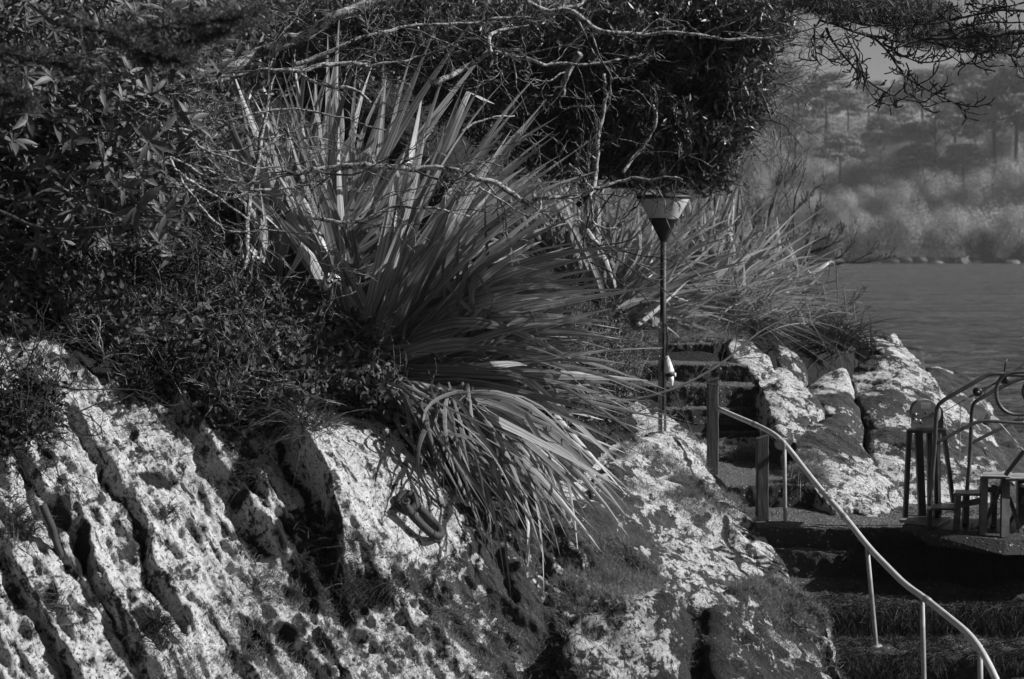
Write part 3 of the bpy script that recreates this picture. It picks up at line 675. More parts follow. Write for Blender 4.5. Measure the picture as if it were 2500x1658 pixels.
MB().lathe(c0, [(7.8 * k, LZ(590)), (12.5 * k, LZ(580)), (14 * k, LZ(576)), (33 * k, LZ(540)), (37 * k, LZ(536)), (36.5 * k, LZ(533)), (0, LZ(533))], 36).build('collar', BLK, lamp)
MB().lathe(c0, [(35 * k, LZ(534)), (37 * k, LZ(531)), (49 * k, LZ(510)), (62 * k, LZ(487)), (62 * k, LZ(486)), (60 * k, LZ(487)), (47 * k, LZ(510)), (34 * k, LZ(532))], 40).build('lamp_shade', GLASS, lamp)
MB().lathe(c0, [(60 * k, LZ(488)), (66 * k, LZ(484)), (66.5 * k, LZ(480)), (62 * k, LZ(476.5)), (30 * k, LZ(474.5)), (0, LZ(474))], 40).build('rim_cap', BLK, lamp)
lb = MB()
for i in range(5): lb.lathe(c0, [(0, LZ(529 - i * 9)), (9 * k, LZ(528 - i * 9)), (10.5 * k, LZ(525 - i * 9)), (9 * k, LZ(522 - i * 9)), (0, LZ(521 - i * 9))], 16)
lb.build('louvre_core', WHT, lamp)
for i in range(0):     # louvre rings on the shade
    r0 = (40 + i * 7) * k; z0 = 527 - i * 11
    MB().lathe(c0, [(r0 + .5 * k, LZ(z0)), (r0 + 2.4 * k, LZ(z0 - 1.2)), (r0 + 2.4 * k, LZ(z0 - 2.4))], 36).build('shade_ring', GLASS, lamp)
post = thing('angle_iron_post', p0 - A([0, .06, .05]), 'grey angle iron stake bolted to the rock that holds up the garden lamp', 'post')
f0 = P(1607, 1058, DL - .06); f1 = P(1607, 787, DL - .06); off = A([k * 10, 0, 0])
MB().bar(f0 + off * .5, f1 + off * .5, 10 * k, 3 * k, (0, 1, 0)).bar(f0 + off * 1.7 + A([0, 3 * k, 0]), f1 + off * 1.7 + A([0, 3 * k, 0]), 5 * k, 12 * k, (0, 1, 0)).build('flange', GAL, post, smooth=False)
for v in (1040, 1000, 930, 870, 800): MB().lathe(P(1609, v, DL - .075), [(0, .014), (2.3 * k, .012), (2.6 * k, 0)], 8, (0, -1, 0)).build('bolt', GAL, post)
MB().bar(P(1612, 1056, DL - .03), P(1622, 1058, DL - .03), 34 * k, 3 * k).build('base_plate', GAL, post, smooth=False)
jb = thing('junction_box', P(1600, 797, DL - .05), 'small white box fixed to the left of the lamp stake top', 'box')
MB().bar(P(1599, 797, DL - .05), P(1599, 776, DL - .05), 13 * k, 11 * k, (0, 1, 0)).build('box', WHT, jb, smooth=False); MB().bar(P(1605.5, 795, DL - .05), P(1605.5, 778, DL - .05), 3 * k, 8 * k, (0, 1, 0)).build('lid', WHT, jb, smooth=False)
pg = thing('plug_socket', P(1632, 912, DL - .1), 'white weatherproof plug and socket hanging on the lamp stake', 'plug')
a = P(1628, 869, DL - .1); b2 = P(1634, 911, DL - .1)
MB().lathe(a, [(0, 0), (4.5 * k, 0), (5.2 * k, -5 * k), (5 * k, -8 * k), (7 * k, -9 * k), (12.5 * k, -38 * k), (12 * k, -41 * k), (0, -42 * k)], 20, A(a - b2)).build('socket', WHT, pg)
MB().lathe(P(1635, 909, DL - .1), [(0, 0), (11 * k, 0), (11 * k, -7 * k), (8 * k, -11 * k), (0, -11 * k)], 20, A(a - b2)).build('collar', BLK, pg)
MB().lathe(P(1637, 917, DL - .1), [(0, 0), (8 * k, 0), (6.5 * k, -13 * k), (2.6 * k, -23 * k), (2 * k, -26 * k), (0, -26 * k)], 18, A(a - b2)).build('plug', WHT, pg)
MB().lathe(P(1648, 915, DL - .1), [(0, 2 * k), (5 * k, 2 * k), (5.5 * k, -2 * k), (0, -2 * k)], 14, (1, -.3, 0)).build('cap', WHT, pg)
MB().bar(P(1619, 875, DL - .07), P(1619, 908, DL - .07), 8 * k, 5 * k, (0, 1, 0)).build('backplate', BLK, pg, smooth=False)
cb = MB().tube(A([P(u, v, d) for u, v, d in [(1623, 788, 9.6), (1629, 800, 9.5), (1630, 830, 9.5), (1627, 855, 9.52), (1627, 870, 9.52)]]), 2.4 * k, 6, 24)
cb.tube(A([P(u, v, d) for u, v, d in [(1641, 942, 9.55), (1650, 965, 9.7), (1668, 1010, 9.8), (1690, 1060, 9.8), (1700, 1085, 9.7)]]), 1.8 * k, 6, 24)
tag(cb.build('power_cable', BLK), 'black electric cable running down from the lamp stake across the steps', 'cable')

# ---- winch
PAINT = mat_plain('grey_paint', .09, .2, .5, .0, 10, .3, .004)
DARKM = mat_plain('dark_steel', .004, .02, .45, .2, 14, .3, .004)
TUBEM = mat_plain('weathered_tube', .018, .10, .45, .2, 9, .3, .004)
def C(x, y, D): u, v = c8(x, y); return P(u, v, D)
def pl_(y): return 5382. / (850 + .3507 * y - 600)
k8 = px(8.0) * .3507
winch = thing('hand_winch', C(330, 1200, 8.02), 'hand winch with grey half round drum housing on splayed dark legs', 'winch')
def dplate(cx, cyt, cyb, wd, D, th):
    pts = []; r = wd / 2; 
    pts += [(cx - r, cyb), (cx + r, cyb), (cx + r, cyt + r * .9)]
    for i in range(1, 16): a_ = math.pi * i / 16; pts.append((cx + r * math.cos(a_), cyt + r * .9 - r * .9 * math.sin(a_)))
    pts.append((cx - r, cyt + r * .9)); return MB().sheet([C(x, y, D) for x, y in reversed(pts)], th, A([0, -1., 0]))
dplate(310, 360, 555, 184, 8.02, .03).build('housing', PAINT, winch, smooth=False)
dplate(345, 375, 560, 184, 8.16, .03).build('back_cheek', DARKM, winch, smooth=False)
MB().lathe(C(330, 455, 8.06), [(0, 0), (90 * k8, 0), (94 * k8, .01), (94 * k8, .035), (55 * k8, .05), (55 * k8, .17), (94 * k8, .185), (92 * k8, .2), (0, .2)], 40, (0, 1, 0)).build('drum', PAINT, winch)
MB().bar(C(270, 500, 7.99), C(385, 458, 7.98), 26 * k8, .02, (0, -1, 0)).bar(C(225, 512, 7.98), C(272, 500, 7.98), 16 * k8, .03, (0, -1, 0)).build('handle', GAL, winch, smooth=False)
for x, y, r in [(240, 465, 16), (240, 505, 18), (270, 505, 12), (278, 520, 9), (313, 453, 9), (365, 450, 9), (258, 462, 9), (372, 455, 10)]:
    MB().lathe(C(x, y, 7.985), [(0, .022), (r * .6 * k8, .022), (r * .7 * k8, .014), (r * k8, .012), (r * k8, 0)], 12, (0, -1, 0)).build('bolt', GAL if r > 9 else DARKM, winch)
lp = MB().sheet([C(x, y, 8.003) for x, y in [(283, 420), (347, 420), (347, 382), (283, 382)]], .012, A([0, -1., 0])).build('maker_plate', mat_plain('pale_plate', .3, .42, .5, 0, 20), winch, smooth=False)
ink = mat_plain('plate_ink', .04, .08, .7)
mb = MB()
for x0, y0, x1, y1 in [(290, 388, 340, 388), (290, 414, 340, 414), (290, 388, 290, 414), (340, 388, 340, 414), (300, 396, 300, 408), (300, 396, 307, 396), (300, 408, 307, 408), (312, 396, 312, 408), (312, 402, 319, 402), (319, 396, 319, 408), (325, 397, 332, 397), (325, 407, 332, 407)]:
    mb.bar(C(x0, y0, 7.995) - A([0, .012, 0]), C(x1, y1, 7.995) - A([0, .012, 0]), 2.2 * k8, .004, (0, -1, 0))
mb.build('plate_lettering', ink, lp, smooth=False)
MB().sheet([C(x, y, d) for x, y, d in [(185, 572, 7.95), (455, 568, 7.95), (455, 552, 8.25), (195, 556, 8.25)]], .03).build('top_plate', DARKM, winch, smooth=False)
for (x0, y0, x1, y1, wdt, D0, mt) in [(200, 568, 170, 1200, 30, 7.98, DARKM), (262, 565, 290, 1190, 50, 8.0, DARKM), (338, 565, 345, 1120, 34, 8.18, DARKM), (388, 566, 396, 1188, 42, 8.05, DARKM), (436, 566, 505, 1075, 26, 8.1, DARKM)]:
    q = C(x1, y1, pl_(y1) if y1 > 1150 else D0); p = C(x0, y0, D0)
    MB().bar(q, p, wdt * k8, .05, (0, -1, 0)).build('leg', mt, winch, smooth=False)
MB().bar(C(400, 560, 7.97), C(412, 1185, 8.0), 12 * k8, .02, (0, -1, 0)).build('brace', GAL, winch, smooth=False)
MB().sheet([C(x, y, pl_(y)) + A([0, 0, .03]) for x, y in [(130, 1215), (400, 1243), (485, 1195), (200, 1178)]], .03).build('base_plate', PAINT, winch, smooth=False)
# ---- gangway steps
gw = thing('metal_gangway', C(600, 1290, 7.7), 'grey metal gangway steps with tube handrails and braced legs on a steel plate', 'gangway')
MB().sheet([C(x, y, 5382. / (850 + .3507 * y - 600)) for x, y in [(150, 1232), (870, 1330), (1150, 1318), (2100, 1300), (2100, 1190), (500, 1185), (230, 1190)]], .05).build('base_plate', DARKM, gw, smooth=False)
m, t, b = M_('checker_plate'); g = nd(t, 'ShaderNodeNewGeometry'); ck = nd(t, 'ShaderNodeTexChecker'); ck.inputs['Scale'].default_value = 34; t.links.new(g.outputs['Position'], ck.inputs['Vector'])
n = noise(t, g.outputs['Position'], 14, 5); t.links.new(mixv(t, n, .16, .42), b.inputs['Base Color']); b.inputs['Roughness'].default_value = .4; bump(t, ck.outputs['Fac'], .8, .006, b); CHK = m
for (x0, x1, yf, yr, Df, Db) in [(330, 517, 1108, 1085, 7.72, 8.0), (505, 707, 1008, 985, 7.68, 8.0), (703, 900, 890, 862, 7.62, 8.0), (870, 1500, 905, 870, 7.6, 8.0)]:
    o = MB().sheet([C(x0, yf, Df), C(x1, yf + 6, Df), C(x1 + 12, yr, Db), C(x0 + 12, yr, Db)], .02).build('tread', CHK, gw, smooth=False)
    MB().bar(C(x0, yf + 12, Df - .004), C(x1, yf + 16, Df - .004), .015, 16 * k8, (0, -1, 0)).build('nosing', DARKM, o, smooth=False)
for (x0, y0, x1, y1, wdt) in [(343, 1112, 335, 1258, 26), (538, 1018, 527, 1278, 36), (722, 895, 708, 1302, 46), (868, 905, 862, 1322, 52)]:
    MB().bar(C(x1, y1, pl_(y1)), C(x0, y0, 7.66), wdt * k8, .045, (0, -1, 0)).build('leg', TUBEM, gw, smooth=False)
for (x0, y0, x1, y1, wdt) in [(595, 1020, 590, 1232, 40), (790, 960, 782, 1252, 38), (975, 910, 975, 1260, 50), (395, 1110, 392, 1190, 50)]:
    MB().bar(C(x1, y1, pl_(y1)), C(x0, y0, 7.95), wdt * k8, .045, (0, -1, 0)).build('leg', DARKM, gw, smooth=False)
for (x0, y0, x1, y1, wdt, D0, D1) in [(735, 1195, 852, 935, 24, 7.75, 7.62), (868, 885, 1000, 712, 24, 7.62, 7.6), (895, 1040, 985, 1300, 24, 7.8, 7.66), (740, 985, 845, 985, 36, 7.75, 7.7), (545, 1090, 715, 1060, 40, 7.75, 7.7), (880, 1240, 1100, 880, 22, 7.9, 7.8)]:
    MB().bar(C(x0, y0, D0), C(x1, y1, D1), wdt * k8, .02, (0, -1, 0)).build('brace', TUBEM, gw, smooth=False)
def rail_(pts, D, r, mt, name='rail'):
    MB().tube(A([C(x, y, D if np.isscalar(D) else d) for (x, y), d in zip(pts, [D] * len(pts) if np.isscalar(D) else D)]), r * k8, 10, 60).build(name, mt, gw)
rail_([(342, 1105), (360, 880), (378, 680), (384, 500), (390, 420), (400, 395), (440, 360), (600, 270), (745, 185), (785, 176), (880, 182), (1000, 192), (1300, 200), (2000, 220)], 7.7, 14, TUBEM)
rail_([(590, 1085), (610, 900), (626, 700), (632, 480), (640, 400), (655, 375), (720, 335), (850, 265), (985, 205), (1200, 170), (2000, 150)], 7.98, 14, TUBEM)
rail_([(385, 662), (470, 615), (600, 545), (680, 510), (720, 505), (860, 514), (1000, 525), (1400, 530), (2000, 540)], 7.7, 12, TUBEM, 'mid_rail')
rail_([(632, 665), (760, 595), (880, 540), (960, 495), (1020, 487), (1500, 480)], 7.98, 12, TUBEM, 'mid_rail')
rail_([(1100, 172), (985, 164), (880, 175), (835, 210), (808, 260), (800, 320), (815, 380), (850, 430), (900, 458), (960, 465), (1060, 455), (1180, 450)], 7.62, 13, TUBEM, 'hoop')
rail_([(1100, 215), (1020, 235), (992, 280), (995, 330), (1020, 370), (1080, 385)], 7.62, 13, TUBEM, 'hoop')
for x, y in [(640, 1255), (655, 1275), (680, 1262), (745, 1240), (912, 940), (985, 955)]:
    MB().lathe(C(x, y, pl_(1250) if y > 1000 else 7.58), [(0, .05), (9 * k8, .05), (9 * k8, .03), (15 * k8, .028), (15 * k8, 0)], 8, (0, 0, 1) if y > 1000 else (0, -1, 0)).build('bolt', GAL, gw)
blk = MB(); o = put('concrete_block', A([C(x, y, d) for x, y, d in [(200, 1262, 7.75), (870, 1340, 7.48), (1600, 1330, 7.48), (1600, 1430, 7.45), (860, 1440, 7.42), (330, 1370, 7.7), (200, 1230, 8.3), (1600, 1200, 8.3)]]), None, A([[0, 5, 4, 1], [1, 4, 3, 2], [0, 1, 2, 7], [0, 7, 6, 6]])[:3], STEP, smooth=False, attr={'worn_lit': np.zeros(8)})
tag(o, 'rough dark concrete block under the steel base plate of the gangway', 'block')
wr = MB().tube(A([C(420, 452, 8.05), C(560, 375, 8.0), C(640, 335, 7.95)]), 2.6 * k8, 5).tube(A([C(715, 285, 7.9), C(800, 240, 7.85), C(1000, 112, 7.8), (C(1300, -60, 7.7))]), 3 * k8, 5).tube(A([C(715, 300, 7.9), C(830, 225, 7.85), C(1000, 130, 7.8), C(1300, -40, 7.7)]), 3 * k8, 5)
tag(wr.build('wire_rope', DARKM), 'thin dark wire rope rising from the winch drum over the gangway rails', 'cable')
wr = MB().tube(A([C(690, 368, 7.9), C(850, 545, 7.8), C(996, 712, 7.7)]), 3.4 * k8, 5)
tag(wr.build('stay_rope', mat_plain('bright_wire', .5, .7, .5)), 'bright taut stay wire slanting down from the pulley to the rail joint', 'cable')
wr = MB().tube(A([C(600, 355, 7.93), C(565, 362, 7.95), C(556, 380, 7.95), C(555, 500, 7.95), C(552, 640, 7.95), C(548, 800, 7.95)]), 3 * k8, 5, 30)
tag(wr.build('loose_cord', mat_plain('pale_cord', .12, .3, .8)), 'thin pale cord hanging loose below the pulley', 'cord')
pu = thing('pulley_block', C(675, 340, 7.9), 'small round pulley block with shackles on the wire rope', 'pulley')
MB().lathe(C(675, 306, 7.9), [(0, .03), (20 * k8, .03), (30 * k8, .02), (24 * k8, 0), (30 * k8, -.02), (20 * k8, -.03), (0, -.03)], 24, (0, -1, 0)).build('wheel', DARKM, pu)
MB().lathe(C(675, 306, 7.87), [(0, .02), (8 * k8, .02), (8 * k8, 0)], 12, (0, -1, 0)).build('axle', GAL, pu)
for (x, y, r, e) in [(655, 325, 14, .5), (632, 332, 12, .3), (612, 345, 11, .6), (700, 292, 12, .4), (718, 284, 12, .7), (732, 276, 10, .5)]:
    a_ = np.linspace(0, 2 * math.pi, 15); MB().tube(A([C(x + r * math.cos(q), y + r * e * math.sin(q) - .3 * r * math.cos(q), 7.9) for q in a_]), 3.2 * k8, 5).build('shackle', GAL, pu)
st_ = MB().tube(A([C(877, 74, 7.9), C(868, 120, 7.9), C(858, 175, 7.9)]), 6 * k8, 6)
tag(st_.build('marker_rod', DARKM), 'short dark rod sticking up above the gangway handrail', 'rod')
MB().lathe(C(865, 225, 7.8), [(0, .04), (20 * k8, .04), (28 * k8, .02), (28 * k8, -.02), (0, -.04)], 20, (.6, -1, 0)).build('wheel', DARKM, pu)

# ---- mooring ring on the big slab
RUST = mat_plain('rusty_iron', .012, .04, .75, .1, 30, .6, .008)
a0, nn0, d0 = G(995, 1232); d0 = float(d0[0]); km = px(d0 - .1)
ring = thing('mooring_ring', a0[0], 'rusty iron mooring ring hanging from an eye plate on the pale rock slab', 'mooring ring')
Dm = d0 - .11
def c5p(x, y, d): u, v = c5(x, y); return P(u, v, d)
def torus(c, R_, r_, ax, n=36, sides=12, sq=1.):
    ax = unit(A(ax, float)); u = unit(np.cross(ax, A([.2, .3, 1.]))); v = np.cross(ax, u); an = np.linspace(0, 2 * math.pi, n + 1)
    return MB().tube(A([c + u * math.cos(q) * R_ + v * math.sin(q) * R_ * sq for q in an]), r_, sides)
e0 = c5p(353, 778, Dm); torus(e0, 21 * km, 10.5 * km, (.25, -1, .55)).build('eye', RUST, ring)
MB().lathe(e0 + A([-.01, .1, -.05]), [(0, .08), (9 * km, .08), (12 * km, .0)], 16, (.1, -1, .3)).build('bolt', RUST, ring)
lk = [(352, 775, -.05), (343, 782, -.09), (350, 800, -.11), (390, 850, -.12), (440, 900, -.12), (475, 928, -.11), (497, 932, -.08), (507, 920, -.04), (500, 896, .0), (470, 868, .03), (420, 815, .06), (372, 776, .05), (358, 768, .02)]
MB().tube(A([c5p(x, y, Dm + d * .8) for x, y, d in lk]), 10.5 * km, 12, 50).build('link', RUST, ring)
MB().lathe(c5p(348, 775, Dm - .1), [(7 * km, -.01), (10 * km, 0), (7 * km, .012)], 14, (.5, -.6, .8)).build('worn_collar', GAL, ring)
# hooked bar on the left
hk = [c4(190,790),c4(215,850),c4(238,900),c4(250,960),c4(268,1000),c4(272,1025),c4(255,1032),c4(240,1015),c4(233,985)]
gp = [G(u, v)[2][0] for u, v in hk]; hd = min(gp) - .03
tag(MB().tube(A([P(u, v, hd) for u, v in hk]), [10 * px(hd), 9 * px(hd), 7 * px(hd)], 10, 40).build('iron_hook', RUST), 'rusty bent iron bar ending in a hook at the left side of the outcrop', 'hook')
# ================================================================== PLANTS
def mesh_inst(name, me, mat_loc, R, parent=None, base=None):
    o = bpy.data.objects.new(name, me); col.objects.link(o)
    if parent: o.parent = parent
    o.matrix_local = Matrix.Translation(Vector(mat_loc - (base if base is not None else 0))) @ R
    return o
# ---- flax: strap leaves, each one a part
def strap(b, c, t, W, roll=0., K=10, foldk=.25):
    s = np.linspace(0, 1, K + 1)[:, None]
    C_ = (1 - s) ** 2 * b + 2 * s * (1 - s) * c + s * s * t
    if rng.random() < .13:      # folded blade: the outer part hangs from a kink
        kp = rng.uniform(.45, .8); ov = np.maximum(s - kp, 0); L_ = np.linalg.norm(t - b); C_ = C_ - A([0, 0, 1.]) * ov * L_ * rng.uniform(.4, 1.1) - (t - b) * ov * rng.uniform(.1, .5)
    C_ = C_ + (rng.normal(size=3) * np.sin(s * math.pi * rng.uniform(1, 2.2)) * .035)
    T = unit(np.gradient(C_, axis=0)); view = unit(C_ - A([0, 0, HC]))
    side = unit(np.cross(T, view)); nrm = np.cross(side, T)
    tw = roll + .5 * math.sin(roll * 5) * s
    sd = side * np.cos(tw) + nrm * np.sin(tw); nn = np.cross(sd, T)
    wd = W * .5 * np.minimum(1, ((1 - s) * 2.0 + .02)) ** .85 * (.62 + .38 * np.minimum(1, s * 4))
    V = np.stack([C_ - sd * wd + nn * wd * foldk, C_, C_ + sd * wd + nn * wd * foldk], 1).reshape(-1, 3)
    q = []
    for i in range(K): a = i * 3; q += [[a, a + 1, a + 4, a + 3], [a + 1, a + 2, a + 5, a + 4]]
    return V, A(q), np.tile([0, .5, 1.], K + 1)
def flax(name, label, base_uvD, groups, group=None, K=10, stuff=(), mat=FLAX, dmat=FLAXD, maxparts=300):
    root = thing(name, P(*base_uvD), label, 'flax', group); nparts = 0; rest = MB(); racr = []
    for gi, gdef in enumerate(list(groups) + list(stuff)):
        n, B, Cc, Tt, Wp, rl = gdef[:6]; dead = len(gdef) > 6
        for i in range(n):
            f = (i + rng.random()) / n
            bb = A(B[0]) + (A(B[1]) - A(B[0])) * rng.random(3); tt = A(Tt[0]) + (A(Tt[1]) - A(Tt[0])) * f + A([rng.normal() * 64, rng.normal() * 60, rng.normal() * .3])
            c_ = A(Cc[0]) + (A(Cc[1]) - A(Cc[0])) * f + A([rng.normal() * 34, rng.normal() * 34, rng.normal() * .2])
            tt = bb + (tt - bb) * (.80 + .34 * rng.random()); c_ = bb + (c_ - bb) * (.85 + .2 * rng.random())
            b3, c3_, t3 = P(*bb), P(*c_), P(*tt)
            V, Q, ac = strap(b3, c3_, t3, Wp * px(bb[2]) * (.6 + .55 * rng.random()), rng.normal() * rl, K, .2 + .25 * rng.random())
            if gi < len(groups) and nparts < maxparts: put('leaf', V, None, Q, dmat if dead else mat, root, attr={'across': ac}); nparts += 1
            else: rest.add(V, None, Q); racr.append(ac)
    if rest.n: put('leaf_mass', np.concatenate(rest.V), None, np.concatenate(rest.Q), dmat, root, kind='stuff', attr={'across': np.concatenate(racr)})
    return root
flax('giant_flax', 'huge flax clump with long striped strap leaves sweeping right over the white rock', (930, 900, 8.4), [
 (52, [(640,690,9.2),(900,800,9.0)], [(620,450,9.2),(960,400,9.2)], [(620,230,9.0),(1080,120,9.2)], 29, .5),
 (28, [(840,800,8.9),(930,860,8.8)], [(780,600,8.8),(860,560,8.8)], [(600,400,8.8),(780,300,8.8)], 27, .5),
 (20, [(600,700,8.9),(700,760,8.9)], [(620,600,8.8),(700,500,8.8)], [(600,520,8.6),(760,250,8.9)], 22, .5),
 (42, [(870,820,8.6),(960,900,8.4)], [(1000,470,8.5),(1120,520,8.4)], [(1060,190,8.5),(1440,430,8.3)], 30, 1.0),
 (46, [(900,840,8.4),(980,930,8.2)], [(1080,600,8.2),(1200,720,8.1)], [(1320,400,8.1),(1540,830,8.0)], 31, 1.1),
 (40, [(920,890,8.2),(1010,950,8.1)], [(1180,790,8.0),(1280,930,7.9)], [(1450,780,7.9),(1570,1070,7.9)], 30, 1.1),
 (44, [(950,930,8.0),(1040,980,7.8)], [(1230,920,7.6),(1270,1020,7.4)], [(1540,1090,7.6),(1400,1370,7.15)], 22, 1.1),
 (30, [(940,930,7.6),(1120,1000,7.5)], [(1010,1010,7.2),(1200,1080,7.2)], [(1080,1200,7.1),(1360,1380,7.05)], 16, .8, 'dead')],
 stuff=[(80, [(930,930,7.5),(1160,1010,7.5)], [(980,990,7.25),(1260,1060,7.3)], [(1020,1130,7.15),(1400,1350,7.1)], 11, 1, 'd'), (60, [(900,850,8.3),(1300,950,8.0)], [(1000,600,8.2),(1400,900,8.0)], [(1100,450,8.1),(1500,1000,7.9)], 14, 1), (90, [(640,700,9.4),(1000,900,8.8)], [(640,460,9.4),(1200,600,9)], [(600,250,9.3),(1400,620,9)], 20, .7),
        (50, [(900,850,8.7),(1000,930,8.5)], [(1100,650,8.6),(1200,800,8.5)], [(1300,520,8.6),(1560,950,8.5)], 20, .7)])
flax('flax_clump', 'paler flax clump behind the lamp with leaves streaming to the right', (1500, 800, 12.3), [
 (60, [(1420,770,12.6),(1560,810,12.2)], [(1400,600,12.6),(1600,560,12.4)], [(1290,450,12.6),(1720,450,12.4)], 13, .5),
 (60, [(1440,770,12.4),(1580,810,12.1)], [(1560,650,12.2),(1640,690,12.1)], [(1700,520,12.2),(1790,730,12.0)], 13, .5),
 (36, [(1440,780,12.2),(1560,815,12.0)], [(1560,740,12.0),(1640,770,11.9)], [(1740,700,11.9),(1700,840,11.8)], 12, .6)], 'flax clumps along the bank', 7,
 stuff=[(80, [(1250,760,12.8),(1450,800,12.6)], [(1250,600,12.8),(1450,560,12.6)], [(1150,480,12.8),(1560,470,12.6)], 13, .7)])
flax('flax_clump', 'far soft flax clump right of the lamp in front of the bare shrub', (1720, 740, 14.5), [
 (50, [(1640,730,14.6),(1740,750,14.2)], [(1660,600,14.6),(1760,590,14.4)], [(1640,430,14.6),(1830,420,14.4)], 12, .5),
 (40, [(1700,730,14.4),(1800,740,14.2)], [(1740,650,14.4),(1850,640,14.2)], [(1790,500,14.4),(1960,600,14.2)], 11, .5)], 'flax clumps along the bank', 7)
flax('flax_clump', 'farthest small flax clump at the tip of the headland above the water', (1900, 700, 15.5), [
 (46, [(1840,700,15.6),(1930,715,15.2)], [(1840,640,15.6),(1950,630,15.4)], [(1800,540,15.6),(2010,640,15.4)], 10, .6),
 (20, [(1860,710,15.4),(1940,720,15.2)], [(1940,690,15.3),(1990,700,15.3)], [(1970,650,15.2),(2050,720,15.2)], 8, .6)], 'flax clumps along the bank', 7)
# ---- blades of grass: tufts
def blades(base, n, spread, L, W, lean, nrm_up=.8, K=3, lj=.4):
    """base (M,3); n blades each; returns thin tapered ribbons"""
    M = len(base); N = M * n; B = np.repeat(base, n, 0) + rng.normal(size=(N, 3)) * A([1, 1, .15]) * spread
    d = rng.normal(size=(N, 3)) * .55 + np.repeat(np.broadcast_to(lean, (M, 3)), n, 0); d[:, 2] += nrm_up; d = unit(d)
    L_ = (np.repeat(np.broadcast_to(L, M), n) * (1 - lj + 2 * lj * rng.random(N)))[:, None]; W_ = W * (.6 + .8 * rng.random((N, 1)))
    out = unit(d * A([1, 1, 0]) + 1e-6); view = unit(B - A([0, 0, HC])); side = unit(np.cross(d, view) + rng.normal(size=(N, 3)) * .3)
    rows = []
    for i in range(K + 1):
        s = i / K; c_ = B + d * L_ * s + (out * .35 - A([0, 0, .45])) * L_ * s * s
        w_ = W_ * (1 - s * .92) * .5; rows += [c_ - side * w_, c_ + side * w_]
    V = np.stack(rows, 1).reshape(-1, 3); q = A([[2 * i, 2 * i + 1, 2 * i + 3, 2 * i + 2] for i in range(K)])
    Q = (np.arange(N)[:, None, None] * (2 * K + 2) + q[None]).reshape(-1, 4); return V, Q
def on_px(u, v, lift=0): return G(u, v, lift)
def tuft(u, v, ru, rv_, nb, Lpx, Wpx, lean, label, mat=GRASS, name='grass_tuft', cat='grass tuft', group=None, up=.8, K=3):
    m_ = max(6, nb // 8); uu = u + rng.normal(size=m_) * ru * .5; vv = v + rng.normal(size=m_) * rv_ * .5
    p, n_, d_ = on_px(uu, vv); k_ = px(np.median(d_)); V, Q = blades(p, 8, ru * k_ * .12, Lpx * k_, Wpx * k_, A(lean), up, K)
    return tag(put(name, V, None, Q, mat, origin=p.mean(0)), label, cat, group)
tuft(340,810,70,40,420,95,2.2,(.5,-.3,0),'pale feathery grass tuft hanging over the bank above the left rocks')
tuft(250,770,50,20,160,70,2.2,(-.2,-.3,0),'smaller pale grass wisp left of the feathery tuft', GRASS)
tuft(700,1040,80,30,500,110,2.2,(.1,-.5,0),'wide spiky grass tuft hanging over the top of the big white slab', GRASSD)
tuft(20,1290,40,70,260,90,2.4,(.2,-.4,0),'grey grass tuft at the left edge of the frame', GRASSD)
tuft(395,1260,26,16,160,42,2,(0,-.2,0),'small dark tuft in a hollow of the pale rock above the lower ledge', GRASSD)
tuft(355,1545,38,46,520,62,2,(0,-.4,.1),'round nearly black tuft low on the left rocks', HEATH)
tuft(790,1345,70,60,420,50,1.8,(.2,-.3,0),'dark grass in the gully left of the mooring slab', GRASSD)
tuft(890,1440,90,26,620,42,1.6,(.2,-.3,0),'low dark grass cushion below the mooring slab', GRASSD)
tuft(620,1165,60,40,240,50,1.6,(0,-.3,0),'dark wispy grass in the crack left of the big slab', GRASSD)
tuft(1080,1215,40,20,160,30,1.4,(.2,-.3,0),'tiny pale grass tuft right of the mooring ring', GRASS)
tuft(640,1440,40,40,200,46,1.6,(0,-.3,0),'dark grass pocket in the middle of the pale outcrop', GRASSD)
tuft(1270,1610,30,20,110,34,1.5,(.2,-.3,0),'small pale tuft on the bare grey rock near the bottom', GRASS)
tuft(130,1480,40,40,160,46,1.8,(0,-.4,0),'dark sparse tuft in the lower left ledge', GRASSD)
for i,(u,v,l) in enumerate([(1080,1500,'upper'),(1060,1400,'middle'),(1180,1480,'right')]): tuft(u,v,34,28,170,36,1.5,(.3,-.3,0),'%s pale lichen grass tuft on the dark ledges below the ring' % l, HAIR)
# clump of reeds right of the lamp, tussock on the headland
def reeds(u, v, D, ru, nb, Lpx, Wpx, lean, label, mat, name='reed_clump', cat='grass clump', K=6, up=.9):
    m_ = nb // 6; c_ = P(u, v, D); p = c_ + rng.normal(size=(m_, 3)) * A([1, .8, .1]) * ru * px(D); V, Q = blades(p, 6, ru * px(D) * .2, Lpx * px(D), Wpx * px(D), A(lean), up, K)
    return tag(put(name, V, None, Q, mat, origin=c_), label, cat)
reeds(1790,775,12.6,36,420,215,5.0,(.2,0,0),'tall arching pale grass clump at the edge of the headland', GRASS)
reeds(1850,790,12.2,40,240,120,4.2,(.4,-.2,0),'low spreading grass below the tall arching clump', GRASS)
reeds(2040,850,12.4,34,460,150,3.6,(-.35,-.1,0),'dark long leaved tussock on the headland above the round topped boulder', GRASSD, 'grass_tussock', 'tussock')
reeds(1985,800,13.6,40,200,90,3,(.3,0,0),'thin soft grass behind the dark tussock', GRASSD, 'grass_tussock', 'tussock')
